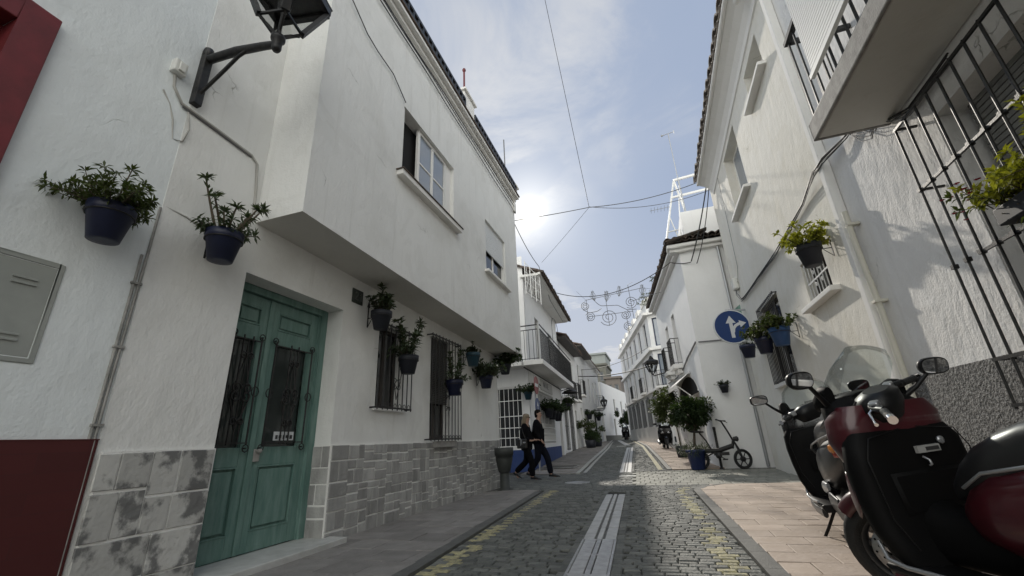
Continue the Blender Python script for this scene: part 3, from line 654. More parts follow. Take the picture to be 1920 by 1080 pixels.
mb = MB(TU); mb.quad((0, 0, 3.25), (0, 1.2, 3.25), (7.44, 1.2, 3.03), (7.44, 0, 3.03)); mb.build('soffit', 'soffit', hB)
# stone base: peeling on the pilaster, grey cladding beyond the door
mb = MB(TB); mb.box(.035, .862, -.02, .0, 0, 1.035, 1); stones(mb, .012, .86, 0, 1.03, -.02, .16, .46, 0)
mb.build('stone_base', ['peel', 'mortar'], hB)
mb = MB(TB); mb.box(2.30, 8.05, -.02, 0, 0, 1.03, 1); mb.box(2.292, 2.31, -.016, .30, .06, 1.03, 1)
stones(mb, 2.305, 2.62, 0, 1.03, -.02, .14, .33); stones(mb, 2.62, 8.05, 0, 1.03, -.02, .10, .27)
mb.T = frame(-3.99, 4.342, 0, 0); stones(mb, 0, .30, .06, 1.03, 0, .15, .4)   # reveal of the door, faces the camera
mb.build('stone_base', ['stone', 'mortar'], hB)
# teal door
DX = .27
def teal_door():
    mb = MB(TB)
    mb.box(2.20, 2.30, DX - .04, DX + .06, .06, 2.69); mb.box(.86, .95, DX - .04, DX + .06, .06, 2.69); mb.box(.95, 2.20, DX - .04, DX + .06, 2.61, 2.69)
    mb.box(2.185, 2.20, DX - .015, DX + .05, .06, 2.61)
    d = mb.build('door', 'teal', hB, bevel=.008)
    mid = 1.46
    for a, b in ((.95, mid - .004), (mid + .004, 2.185)):
        mb = MB(TB); y = DX; st = .115
        mb.box(a, a + st, y, y + .045, .08, 2.60); mb.box(b - st, b, y, y + .045, .08, 2.60)
        for z0, z1 in ((.08, .26), (.86, 1.04), (2.12, 2.28), (2.48, 2.60)): mb.box(a + st, b - st, y, y + .045, z0, z1)
        for z0, z1 in ((.26, .86), (2.28, 2.48)):
            mb.box(a + st, b - st, y + .025, y + .04, z0, z1); g = .035
            mb.box(a + st + g, b - st - g, y + .008, y + .03, z0 + g, z1 - g)
            for q in ((a + st, b - st, z0, z0 + .014), (a + st, b - st, z1 - .014, z1)): mb.box(q[0], q[1], y - .006, y + .03, q[2], q[3])
            for q in ((a + st, a + st + .014), (b - st - .014, b - st)): mb.box(q[0], q[1], y - .006, y + .03, z0 + .014, z1 - .014)
        if a < 1: mb.box(mid - .03, mid + .035, y - .016, y - .001, .08, 2.60)
        lf = mb.build('door_leaf', 'teal', d, bevel=.006)
        # glazed light behind a wrought grille
        g = MB(TB); g.box(a + st, b - st, y + .055, y + .065, 1.04, 2.12); g.build('glass', 'door_glass', d)
        g = MB(TB); cu = (a + b) / 2; gy = y - .045
        for u in (a + st - .02, cu - .055, cu + .055, b - st + .02): g.tube([(u, gy, 1.06), (u, gy, 2.14)], .009, 5)
        g.tube([(cu, gy, 1.06), (cu, gy, 2.1)], .006, 5)
        for z in (1.08, 2.10): g.bar((a + st - .03, gy, z), (b - st + .03, gy, z), .012)
        for z, s in ((1.56, 1), (1.9, .7), (1.25, .7)):
            for sx in (-1, 1):
                for sz in ((-1, 1) if s == 1 else (1,)): g.tube(spiral((cu, gy - .012, z), .10 * s, sx, sz), .0085, 5)
        g.tube([(cu, gy, 1.2), (cu - .105, gy, 1.5), (cu, gy, 1.95), (cu + .105, gy, 1.5), (cu, gy, 1.2)], .009, 5)
        for z in (1.03, 2.15):
            for u in (a + st - .03, b - st + .03):
                g.tube([(u + .035 * math.cos(t * math.pi / 4), gy + .01, z + .035 * math.sin(t * math.pi / 4)) for t in range(9)], .006, 5); g.bar((u, gy, z), (u, y + .02, z), .012)
        for u in (a + st - .03, b - st + .03): g.tube([(u + .045 * math.cos(t * math.pi / 4), gy, 1.58 + .05 * math.sin(t * math.pi / 4)) for t in range(9)], .006, 5)
        g.build('grille', 'iron', d)
    lk = MB(TB); lk.box(mid + .03, mid + .10, DX - .028, DX, .90, 1.02); lk.lathe([(.012, 0), (.018, .02), (.024, .045), (.018, .06), (0.004, .062)], 10, (mid + .06, DX - .02, 1.0), 0, Matrix.Rotation(R(90), 4, 'X')); lk.build('lock', 'stone_sill', d, bevel=.004)
    nt_ = MB(TB); nt_.box(1.70, 1.97, DX - .03, DX - .022, 1.10, 1.19); pn = nt_.build('paper_notice', 'sign_white', d); nt_ = MB(TB)
    for i, (a, b) in enumerate(((1.72, 1.75), (1.765, 1.80), (1.82, 1.845), (1.86, 1.90), (1.915, 1.95))): nt_.box(a, b, DX - .033, DX - .031, 1.115 + .008 * (i % 2), 1.155)
    nt_.build('print', 'print', pn)
teal_door()
mb = MB(TB); mb.box(.87, 2.40, -.26, .27, .0, .075); mb.build('doorstep', 'marble', hB, bevel=.008)
# ground-floor windows behind iron grilles
for (a, b, c, d, g0, g1, gz0, gz1, nv, scr) in ((3.10, 3.77, 1.50, 2.70, 2.99, 3.84, 1.47, 2.71, 8, True), (4.65, 5.42, 1.06, 2.86, 4.50, 5.66, 1.04, 2.87, 10, False)):
    wf = sash(hB, TB, a, b, c, d, .14, 'dark_wood', 'dark_glass', 2, 1, .06)
    if not scr:
        mb = MB(TB)
        for i in range(38):
            z = 1.68 + i * .031; mb.box(a + .01, b - .01, .06, .085, z, z + .024)
        mb.build('roller_blind', 'blind_dark', wf)
    g = MB(TB); grille(g, g0, g1, gz0, gz1, -.12, nv, [gz0 + .03, gz1 - .03], .009, 0., 0, 5, scr)
    for i in range(nv - 1):
        u = g0 + (g1 - g0) * (i + .5) / (nv - 1)
        for z in (gz1 - .065, gz0 + .065): g.tube([(u + .03 * math.cos(t * math.pi / 4), -.12, z + .03 * math.sin(t * math.pi / 4)) for t in range(9)], .005, 5)
    if not scr:
        for z in (1.55, 1.75, 1.95):
            for sx in (-1, 1): g.tube(spiral((5.08, -.13, z), .085, sx, 1), .006, 5)
    g.build('grille', 'iron', wf)
    if not scr: sill(hB, TB, 4.74, 5.52, 1.04, .10, .10, 'stone_sill', wf)
    else: sill(hB, TB, 3.05, 3.82, 1.495, .03, .03, 'plaster', wf)
# number tile
nt_ = thing('number_tile', 'dark glazed house number tile reading 21 under the overhang', 'house number', (-3.70, 4.58, 2.86))
mb = MB(TB); mb.box(2.44, 2.66, -.014, .0, 2.85, 3.05); mb.build('tile', 'number_tile', nt_, bevel=.004)
mb = MB(TB)
mb.tube([(2.495, -.016, 2.98), (2.51, -.016, 3.005), (2.535, -.016, 3.005), (2.548, -.016, 2.98), (2.53, -.016, 2.945), (2.495, -.016, 2.90), (2.555, -.016, 2.90)], .008, 5)
mb.tube([(2.59, -.016, 2.975), (2.615, -.016, 3.005), (2.615, -.016, 2.90)], .008, 5); mb.build('digits', 'number_ink', nt_)
# upper windows
mb = MB(TU); mb.box(1.67, 3.45, .195, .21, 4.79, 6.06); mb.build('window_recess', 'dark', hB)
wf = sash(hB, TU, 2.22, 3.22, 4.80, 6.05, .06, 'trim', 'sky_glass', 2, 2, .055)
mb = MB(TU); mb.box(3.24, 3.45, .07, .12, 4.79, 6.05); mb.box(1.68, 1.72, .02, .19, 4.79, 6.05); mb.build('side_frame', 'trim', wf, bevel=.005)
mb = MB(TU); mb.box(1.56, 3.60, -.11, .06, 4.70, 4.78); mb.box(1.54, 3.62, -.13, .0, 4.78, 4.795, 1); mb.build('sill', ['trim', 'terracotta'], wf)
wf = sash(hB, TU, 5.08, 6.42, 4.53, 5.80, .09, 'trim', 'dark_glass', 2, 1, .06)
mb = MB(TU)
for i in range(19): mb.box(5.10, 6.40, .05, .075, 5.08 + i * .038, 5.112 + i * .038)
mb.build('roller_blind', 'blind', wf)
mb = MB(TU); mb.box(4.98, 6.55, -.10, .05, 4.46, 4.52); mb.build('sill', 'trim', wf, bevel=.006)
# cornice, parapet rail, pillars
mb = MB(TU)
for z0, z1, p in ((7.58, 7.65, .06), (7.65, 7.72, .15)): mb.box(-.06, 7.5, -p, .4, z0, z1)
mb.build('cornice', 'trim', hB, bevel=.012)
mb = MB(TU); mb.box(-.06, 7.5, -.18, .6, 7.722, 7.745); mb.build('roof_edge', 'terracotta', hB)
mb = MB(TU)
for a, b in ((-.05, 3.72), (4.25, 7.28)):
    for z, t in ((7.83, .05), (8.0, .06)): mb.bar((a, -.13, z), (b, -.13, z), .05, t)
    n = int((b - a) / .16)
    for i in range(n + 1): mb.bar((a + (b - a) * i / n, -.13, 7.745), (a + (b - a) * i / n, -.13, 8.0), .045)
mb.build('parapet_rail', 'iron', hB)
mb = MB(TU); mb.box(3.70, 4.25, -.13, .45, 7.745, 8.24); mb.box(3.66, 4.29, -.18, .5, 8.24, 8.30); mb.build('chimney', 'trim', hB, bevel=.01)
mb = MB(TU); mb.box(7.26, 7.46, -.12, .4, 7.745, 7.98); mb.box(7.22, 7.5, -.17, .45, 7.98, 8.04); mb.box(7.3, 7.46, -.06, .1, 7.2, 7.5); mb.build('end_pillar', 'trim', hB, bevel=.01)
mb = MB(TU); mb.tube([(3.98, .0, 8.30), (3.98, .0, 9.15)], .022, 6); mb.lathe([(.03, 0), (.045, .04), (.03, .08)], 8, (3.98, .0, 9.1)); mb.build('roof_post', 'red_paint', hB)
mb = MB(TU); mb.tube([(6.6, -.05, 7.745), (6.6, -.05, 9.15)], .016, 6); mb.build('roof_post', 'cable_grey', hB)
for k, (dz, dy) in enumerate(((7.46, .02), (7.42, .03), (7.37, .02))):
    cable('eave_cable', [(-3.09 + dy + .02, 2.9 + i * .62, dz + .015 * math.sin(i * 1.7 + k) - .10 * k * (i / 12)) for i in range(13)], .009, 'cable', 'dark cable pinned along the wall just below the cornice of the overhanging house', 'cable', 'cables under the cornice')
cable('hanging_cable', [(-3.06, 2.95, 6.9), (-3.05, 3.2, 6.62), (-3.06, 3.55, 6.42), (-3.06, 3.8, 6.36), (-3.06, 4.2, 6.33), (-3.06, 4.57, 6.1)], .008, 'cable', 'thin dark cable drooping across the overhang to the open window')

# ---- corner shop house with balcony and blue base
TC = frame(-4.13, 14.5, 0, 93); TCF = frame(-10.13, 14.5, 0, 0)
hC = thing('house', 'white corner house with iron balcony, white window grille and blue painted base', 'house', (-4.3, 17.5, .05))
mb = MB(TC)
wall(mb, 0, 7.2, -.1, 7.0, [(1.4, 4.7, .86, 2.78, .18), (6.0, 6.75, .15, 2.6, .2), (1.7, 2.45, 3.6, 5.75, .2), (4.5, 5.6, 3.6, 5.75, .2)], 6, 0, False)
mb.T = TCF; wall(mb, 0, 5.99, -.1, 7.75, [(4.76, 5.72, .79, 2.80, .16)])
mb.build('wall', 'plaster_plain', hC)
mb = MB(TC); mb.box(.0, 5.9, -.02, .02, -.1, .71); mb.T = TCF; mb.box(0, 6.015, -.022, -.001, -.1, .708); mb.build('painted_base', 'blue_paint', hC)
wf = sash(hC, TCF, 4.76, 5.72, .79, 2.80, .10, 'white_metal', 'dark_glass', 1, 1, .05)
g = MB(TCF); grille(g, 4.74, 5.74, .78, 2.80, -.03, 7, [.82, 1.1, 1.42, 1.8, 2.32, 2.76], .011, 0); g.build('grille', 'white_metal', wf)
wf = sash(hC, TC, 1.4, 4.7, .86, 2.78, .12, 'white_metal', 'far_window', 4, 1, .05)
mb = MB(TC)
for z in (.95, 1.2, 1.45): mb.bar((1.4, -.0, z), (4.7, -.0, z), .03, .035)
for i in range(45): mb.bar((1.42 + i * .0735, .01, .88), (1.42 + i * .0735, .01, 1.6), .012)
for i in range(28): mb.bar((1.42 + i * .121, .01, 1.6), (1.42 + i * .121, .01, 2.76), .010)
mb.build('grille', 'white_metal', wf)
for a, b in ((1.7, 2.45), (4.5, 5.6)): sash(hC, TC, a, b, 3.6, 5.75, .14, 'iron_grey', 'far_window', 2 if b - a > 1 else 1, 3, .05, 'balcony_door')
sash(hC, TC, 6.0, 6.75, .2, 2.6, .14, 'dark_wood', 'dark', 1, 2, .08, 'door')
mb = MB(TC); mb.box(-.66, 7.1, -.68, .0, 3.40, 3.57); mb.T = TCF; mb.box(0, 5.97, -.66, 0, 3.402, 3.568); bl = mb.build('balcony', 'trim', hC, bevel=.012)
mb = MB(TC); railing(mb, [(-.60, -.63), (7.05, -.63)], 3.57, 4.62, .11, .009); mb.tube([(-.6, -.63, 4.78), (7.05, -.63, 4.78)], .022, 6); mb.T = TCF
railing(mb, [(0, -.61), (6.58, -.61)], 3.57, 4.62, .16, .009); mb.tube([(0, -.61, 4.78), (6.58, -.61, 4.78)], .022, 6); mb.build('railing', 'iron', bl)
mb = MB(TC); mb.tube([(4.1, -.3, 3.6), (4.1, -.3, 6.0)] + [(4.1 + .85 * (1 - math.cos(t)), -.3, 6.0 + .45 * math.sin(t)) for t in (.4, .8, 1.2, 1.57, 1.95, 2.35, 2.75, 3.14)] + [(5.8, -.3, 3.6)], .012, 5); mb.build('arched_hoop', 'iron_grey', bl)
mb = MB(TC); roof_tiles(mb, TC, -.1, 7.3, -.84, 6.90, 1.6, 7.85, .24, 0, .07); mb.build('roof', 'terracotta', hC)
mb = MB(TC); mb.box(-.1, 7.25, -.62, .1, 6.84, 6.93); mb.box(-.1, 7.25, -.7, -.6, 6.87, 6.95); mb.build('eave', 'trim', hC)
mb = MB(TC); mb.box(-.6, 7.1, -.03, .02, 3.33, 3.36); mb.build('cable_run', 'cable', hC)
sg = thing('shop_sign', 'pale painted sign panel with faded lettering above the row of hanging plants', 'sign', (-4.3, 17.0, 2.85))
mb = MB(TC); mb.box(2.0, 4.5, -.03, 0, 2.86, 3.28); mb.build('panel', 'panel_sign', sg, bevel=.004)
mb = MB(TC)
x = 2.5
for g_ in ('N', 'U', 'E'):   # faded letters, only partly legible in the photograph
    if g_ == 'N': mb.tube([(x, -.032, 3.0), (x, -.032, 3.2), (x + .2, -.032, 3.0), (x + .2, -.032, 3.2)], .014, 4)
    if g_ == 'U': mb.tube([(x, -.032, 3.2), (x, -.032, 3.03), (x + .1, -.032, 3.0), (x + .2, -.032, 3.03), (x + .2, -.032, 3.2)], .014, 4)
    if g_ == 'E':
        mb.tube([(x + .18, -.032, 3.2), (x, -.032, 3.2), (x, -.032, 3.0), (x + .18, -.032, 3.0)], .014, 4); mb.tube([(x, -.032, 3.1), (x + .15, -.032, 3.1)], .014, 4)
    x += .42
mb.build('lettering', 'panel_text', sg)

# ---- the row of houses further up on the left
def simple_house(name_label, T, L_, H, wins, mt, roof=None, loc=(0, 0, 0), depth=6, eave=.5, eave_m='terracotta_far', base=None, z0=-.2):
    h = thing('house', name_label, 'house', loc)
    mb = MB(T); wall(mb, 0, L_, z0, H, [(a, b, c, d, .18) for a, b, c, d, *_ in wins], depth); mb.build('wall', mt, h)
    for w_ in wins:
        a, b, c, d = w_[:4]; k = w_[4] if len(w_) > 4 else 'w'
        if k == 'd': sash(h, T, a, b, c, d, .12, 'dark_wood', 'far_window', 2 if b - a > .7 else 1, 2, .06, 'door')
        elif k == 's': sash(h, T, a, b, c, d, .08, 'far_blind', 'far_blind', 2, 4, .05)
        elif k == 'b': sash(h, T, a, b, c, d, .10, 'blue_frame', 'sky_glass', 2, 1, .06)
        else:
            f = sash(h, T, a, b, c, d, .12, 'trim' if k == 'w' else 'iron_grey', 'far_window', 2 if b - a > .7 else 1, 2, .05)
            if k == 'g': g = MB(T); grille(g, a - .04, b + .04, c - .05, d + .04, -.06, max(4, int((b - a) / .12)), [c, (c + d) / 2, d], .01, 0); g.build('grille', 'iron', f)
    if roof:
        mb = MB(T); roof_tiles(mb, T, -.05, L_ + .05, -eave, H - .05, 1.8, H + .75, .24); mb.box(-.05, L_ + .05, -eave + .05, .1, H - .12, H - .04, 1)
        mb.build('roof', [eave_m, roof], h)
    return h
def balcony(h, T, a, b, z, p=.5, hr=.95, m='iron', slab=.12, white=False):
    mb = MB(T); mb.box(a, b, -p, 0, z - slab, z); o = mb.build('balcony', 'trim', h, bevel=.01)
    mb = MB(T); railing(mb, [(a + .03, 0), (a + .03, -p + .03), (b - .03, -p + .03), (b - .03, 0)], z, z + hr, .12, .009); mb.build('railing', m, o); return o
TL3 = frame(-4.62, 21.75, 0, 91.5)
h3 = simple_house('narrow white house with brown eaves beyond the corner shop', TL3, 6.2, 6.2, [(1.0, 1.7, .5, 2.75, 'g'), (2.6, 3.5, .4, 2.8, 'g'), (4.7, 5.4, .4, 2.6, 'd'), (2.0, 2.7, 3.7, 5.4, 'g'), (4.5, 5.2, 3.7, 5.4, 's')], 'render_far', 'dark_wood', (-4.6, 24, .3), eave=.62)
balcony(h3, TL3, .8, 3.7, 3.1, .42); balcony(h3, TL3, 4.2, 5.6, 3.2, .4)
TL4 = frame(-4.78, 27.95, 0, 91.5)
h4 = simple_house('white house with tall shutters and brown overhanging roof on the left', TL4, 5.6, 6.9, [(1, 1.8, .5, 2.9, 'd'), (3.4, 4.3, 1.2, 2.9, 'g'), (1.2, 2.0, 3.9, 5.8, 's'), (3.4, 4.2, 3.9, 5.8, 's')], 'render_far', 'dark_wood', (-4.8, 30, .45), eave=.62)
balcony(h4, TL4, 1.0, 2.2, 3.75, .35)
TL5 = frame(-4.93, 33.55, 0, 91.5)
h5 = simple_house('long white house with plain cornice and covered balcony at the street bend', TL5, 9.4, 7.1, [(1, 1.8, .6, 2.7, 'd'), (3, 3.8, 1.4, 2.9, 'g'), (6.4, 7.3, .6, 2.8, 'd'), (1.2, 2.0, 3.7, 5.5, 's'), (4, 4.8, 3.7, 5.5, 's'), (6.6, 7.5, 3.8, 5.8, 'd')], 'render_far', 'trim', (-5, 38, .55), eave=.35)
balcony(h5, TL5, 6.2, 8.2, 3.6, .6)
TE = frame(-4.95, 42.9, 0, 84)
hE = simple_house('tall plain white house closing the end of the street', TE, 14, 6.15, [(4.6, 5.4, .9, 2.8, 'd'), (5.4, 6.2, 3.2, 4.85, 's'), (9.4, 10.3, 3.2, 4.85, 's'), (12.4, 13.2, 3.2, 4.8, 's')], 'plaster_plain', None, (-4.5, 48, .65))
mb = MB(TE); mb.box(0, 14, -.03, .02, .2, 1.15); mb.build('grey_base', 'render_grey', hE)
for a, b in ((6.3, 7.4), (10.4, 11.5)):
    mb = MB(TE); mb.box(a, b, -.05, .0, 3.15, 4.0); mb.box(a, b, -.06, -.05, 3.15, 3.2); mb.build('shutter', 'far_blind', hE)
# houses up the hill behind
def hill_house(label, x0, x1, y, z0, z1, m, loc, wins=()):
    T = frame(x0, y, 0, 0); h = thing('house', label, 'house', loc)
    mb = MB(T); wall(mb, 0, x1 - x0, z0, z1, [(a, b, c, d, .2) for a, b, c, d in wins], 8); mb.build('wall', m, h)
    mb = MB(T); mb.box(-.25, x1 - x0 + .25, -.3, 8, z1, z1 + .3); mb.build('roof', m, h)
    for a, b, c, d in wins: sash(h, T, a, b, c, d, .12, 'far_blind', 'far_window', 1, 1, .1)
    return h
hill_house('olive grey block with pale terrace on the hillside behind the left houses', -10.5, -6.9, 70, 0, 12.0, 'render_grey', (-8.5, 70, .9), [(1.6, 2.2, 9.5, 11), (2.5, 3.1, 9.5, 11)])
hill_house('pale glazed penthouse above the olive grey block', -9.5, -7.1, 73, 12.2, 14.3, 'far_pale', (-8.3, 73, 12), ())
hill_house('brown rendered block with dark roofline rising behind the end house', -7.0, -4.75, 68, 0, 9.5, 'render_brown', (-5.9, 68, .9), [(.3, .9, 7.4, 8.6), (1.3, 1.9, 7.4, 8.6)])
hill_house('grey low house behind the end of the street', -4.9, -3.2, 76, 0, 9.9, 'render_far', (-4, 76, .9), [(.3, .8, 8.3, 9.4)])
# ================================================================== RIGHT SIDE
TR = frame(2.70, 13.5, 0, -90)
hD = thing('house', 'cream white house with tiled eaves, deep small windows and a cable bundle', 'house', (2.7, 9.5, 0))
mb = MB(TR)
wall(mb, 0, 7.5, -.1, 8.5, [(5.5, 6.6, 7.05, 7.80, .32), (2.45, 4.0, 6.15, 7.85, .30), (5.5, 6.5, 2.86, 3.60, .22), (2.35, 3.85, 1.95, 3.66, .14)], 7); mb.build('wall', 'plaster_aged', hD)
for a, b, c, d, dp in ((5.5, 6.6, 7.05, 7.80, .24), (2.45, 4.0, 6.15, 7.85, .22)):
    wf = sash(hD, TR, a, b, c, d, dp, 'trim', 'sky_glass', 2, 1, .07)
    mb = MB(TR); mb.box(a - .12, b + .12, -.14, .05, c - .07, c); mb.build('sill', 'trim', wf, bevel=.008)
wf = sash(hD, TR, 5.5, 6.5, 2.86, 3.60, .15, 'dark_wood', 'dark_glass', 2, 1, .05)
g = MB(TR); grille(g, 5.56, 6.44, 2.88, 3.58, .03, 8, [2.92, 3.22, 3.54], .009, .03)
for u in (5.85, 6.12):
    for z in (3.10, 3.3): g.tube(spiral((u, .02, z), .07, 1, 1), .006, 5)
g.build('grille', 'white_metal', wf)
mb = MB(TR); mb.box(5.36, 6.72, -.13, .06, 2.78, 2.86); mb.build('sill', 'trim', wf, bevel=.012)
wf = sash(hD, TR, 2.35, 3.85, 1.95, 3.66, .10, 'dark_wood', 'dark_glass', 2, 1, .06)
g = MB(TR); grille(g, 2.32, 3.88, 1.92, 3.68, -.09, 15, [1.95, 3.65], .010, 0)
g.build('grille', 'iron', wf)
mb = MB(TR); mb.box(2.2, 4.0, -.08, .06, 1.84, 1.92); mb.build('sill', 'trim', wf, bevel=.012)
mb = MB(TR)
prof = [(.02, 7.98), (-.03, 8.0), (-.05, 8.10), (-.12, 8.22), (-.24, 8.32), (-.36, 8.38), (-.38, 8.47), (.02, 8.49)]
mb.loft([[(u, y, z) for y, z in prof] for u in (.5, 7.5)], 0, False, True, False)
mb.tube([(.5, -.40, 8.43), (7.5, -.40, 8.43)], .05, 8); mb.build('eave', 'trim', hD)
mb = MB(TR); roof_tiles(mb, TR, .5, 7.6, -.50, 8.50, 2.4, 9.6, .33, 0, .085); mb.build('roof', 'tile_grey', hD)
mb = MB(TR); mb.box(3.9, 7.49, -.045, .0, -.1, 1.44); mb.build('pebbledash_base', 'stucco', hD)
dp = thing('downpipe', 'white square downpipe with a cream pipe below where two right hand houses meet', 'downpipe', (2.6, 6.0, 0))
mb = MB(); mb.box(2.585, 2.699, 5.94, 6.06, .1, 7.9); mb.build('square_pipe', 'trim', dp, bevel=.012)
mb = MB(); mb.tube([(2.60, 5.80, 3.5), (2.60, 5.80, 3.0), (2.62, 5.80, 2.2), (2.62, 5.80, .1)], .034, 8)
mb.build('round_pipe', 'cream', dp)
for z in (1.0, 2.3, 3.3):
    mb = MB(); mb.box(2.57, 2.70, 5.755, 5.845, z, z + .03); mb.build('clip', 'cream', dp)

hE2 = thing('house', 'near right house with big black window grille, stone edged balcony and grey pebbledash base', 'house', (2.7, 3, 0))
mb = MB(TR); T0 = frame(2.705, 13.5, 0, -90); mb.T = T0
wall(mb, 7.5, 18, -.1, 9.2, [(9.42, 12.9, 1.12, 3.50, .34), (9.8, 12.4, 4.06, 6.3, .2)], 7); mb.build('wall', 'plaster_rough', hE2)
mb = MB(T0); mb.box(7.505, 18, -.05, 0, -.1, 1.44); mb.build('pebbledash_base', 'stucco', hE2)
wf = sash(hE2, T0, 9.42, 12.9, 1.12, 3.50, .27, 'dark_wood', 'dark', 3, 1, .08)
mb = MB(T0)
for i in range(44): mb.box(9.5, 12.85, .20, .225, 1.22 + i * .052, 1.262 + i * .052, 0); mb.box(9.5, 12.85, .226, .232, 1.262 + i * .052, 1.272 + i * .052, 1)
mb.build('roller_blind', ['blind_gap', 'dark'], wf)
g = MB(TR)
for i in range(22): g.tube([(9.22 + i * .168, -.17, 1.03), (9.22 + i * .168, -.17, 3.60)], .0105, 6)
for z, a in ((2.925, 9.22), (2.175, 9.56), (1.40, 9.22), (3.58, 9.22), (1.06, 9.22)):
    g.bar((a - .02, -.17, z), (12.95, -.17, z), .02, .024)
for z in (1.06, 1.40, 2.925, 3.58): g.bar((9.22, -.17, z), (9.22, 0, z), .02, .02)
for i in range(22):
    for z in (2.925, 2.175): g.box(9.22 + i * .168 - .018, 9.22 + i * .168 + .018, -.19, -.15, z - .018, z + .018)
g.build('grille', 'iron', wf)
mb = MB(T0); mb.box(9.35, 13, -.12, .1, 1.02, 1.12); mb.build('sill', 'trim', wf, bevel=.01)
# balcony: slab, iron railing, white slatted blind hung over its front
mb = MB(TR); mb.box(8.93, 16, -.65, -.002, 3.85, 4.05); bl = mb.build('balcony', 'stone_sill', hE2, bevel=.015)
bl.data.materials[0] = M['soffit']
mb = MB(TR); mb.box(8.92, 16, -.685, -.652, 3.845, 4.06); mb.box(8.895, 8.93, -.685, -.0, 3.845, 4.06); mb.build('edge_stone', 'stone_sill', bl, bevel=.012)
mb = MB(TR); y = -.62
for i in range(26): mb.bar((8.95 + i * .165, y, 4.06), (8.95 + i * .165, y, 5.18), .018, .018)
mb.bar((8.90, y, 5.21), (14, y, 5.21), .065, .05); mb.bar((8.95, y, 4.13), (14, y, 4.13), .02, .02)
mb.bar((8.93, y, 5.21), (8.93, 0, 5.21), .05, .05)
for k in range(1, 4): mb.bar((8.94, y + k * .155, 4.06), (8.94, y + k * .155, 5.18), .016, .016)
mb.build('railing', 'iron_grey', bl)
mb = MB(TR)
for i in range(34):
    z = 4.36 + i * .042; mb.box(9.36, 13.6, -.70, -.69, z, z + .034)
mb.box(9.33, 13.6, -.72, -.68, 4.30, 4.35); mb.build('hanging_blind', 'blind', bl)
wf = sash(hE2, T0, 9.8, 12.4, 4.06, 6.3, .12, 'trim', 'sky_glass', 3, 2, .07, 'balcony_door')
mb = MB(TR)
for z0, z1, p in ((8.3, 8.42, .12), (8.42, 8.55, .25)): mb.box(7.5, 18, -p, .1, z0, z1)
mb.tube([(7.55, -.3, 8.28), (7.3, -.3, 8.22), (7.0, -.26, 8.20)], .06, 8); mb.build('eave', 'trim', hE2, bevel=.02)

# bundle of cables along the cream house
def bundle():
    base = [(12.6, 4.36), (12.2, 4.33), (10.5, 4.27), (9.0, 4.21), (8.0, 4.24), (7.0, 4.29), (6.2, 4.33), (5.8, 4.30), (5.3, 4.27), (4.9, 4.24), (4.66, 4.02), (4.5, 3.86), (4.2, 3.72), (3.6, 3.72)]
    mb = MB()
    for k in range(6):
        ph = rnd.uniform(0, 6); pts = []
        for i, (Y, z) in enumerate(base):
            pts.append((2.66 - .012 * (k % 3) - (.07 if 5.6 < Y < 6.3 else 0), Y, z + .022 * math.sin(i * 1.9 + ph) - .014 * k + .03))
        mb.tube(pts, .009 if k < 4 else .006, 5, 0 if k < 4 else 1)
    for k in range(4):   # slack loops by the balcony end
        mb.tube([(2.65, 5.2, 4.22), (2.63, 5.0, 4.12 - .05 * k), (2.62, 4.8, 3.98 - .04 * k), (2.63, 4.62, 3.95 + .02 * k), (2.65, 4.52, 4.0)], .006, 5, k % 2)
    mb.tube([(2.65, 4.95, 4.3), (2.60, 4.85, 4.0), (2.62, 4.7, 3.88), (2.64, 4.55, 4.0), (2.64, 4.6, 4.15)], .007, 5, 1)
    o = mb.build('cable_bundle', ['cable', 'cable_grey']); setp(o, 'sagging bundle of black cables along the cream house wall', 'cables')
    cable('thin_cable', [(2.67, 12.9, 4.95), (2.66, 12.5, 4.9), (2.67, 12.2, 5.2), (2.66, 11.9, 7.9)], .006, 'cable_grey', 'thin grey cable climbing the far end of the cream house to the eaves')
bundle()
bx = thing('junction_box', 'rounded white terminal box near the far end of the cream house', 'junction box', (2.6, 12.75, 4.7))
mb = MB(); mb.box(2.55, 2.70, 12.62, 12.90, 4.72, 5.06); mb.build('case', 'plastic_white', bx, bevel=.04, seg=3)
mb = MB(); mb.tube([(2.62, 12.76, 4.73), (2.61, 12.74, 4.62), (2.64, 12.7, 4.55), (2.66, 12.6, 4.4)], .01, 5); mb.tube([(2.62, 12.82, 4.73), (2.6, 12.8, 4.6), (2.65, 12.72, 4.45)], .008, 5); mb.build('lead', 'cable_grey', bx)

# ---- house B: white, tiled eaves, side face towards the camera
TF = frame(1.45, 14.0, 0, 0); TS = frame(.45, 22.8, 0, -83.52)
hF = thing('house', 'white house with dark barrel tile eaves and a blank side wall behind the folding bicycle', 'house', (1.6, 16, .05))
mb = MB(TF); wall(mb, 0, 3.2, -.1, 6.78, [], 5)
mb.T = TS; wall(mb, 1.46, 8.86, -.1, 6.78, [(5.30, 5.98, 3.42, 5.35, .25), (3.50, 4.18, 3.42, 5.30, .25), (4.4, 7.9, .1, 2.25, .8), (2.0, 2.8, .3, 2.5, .3)], 5)
mb.build('wall', 'plaster_plain', hF)
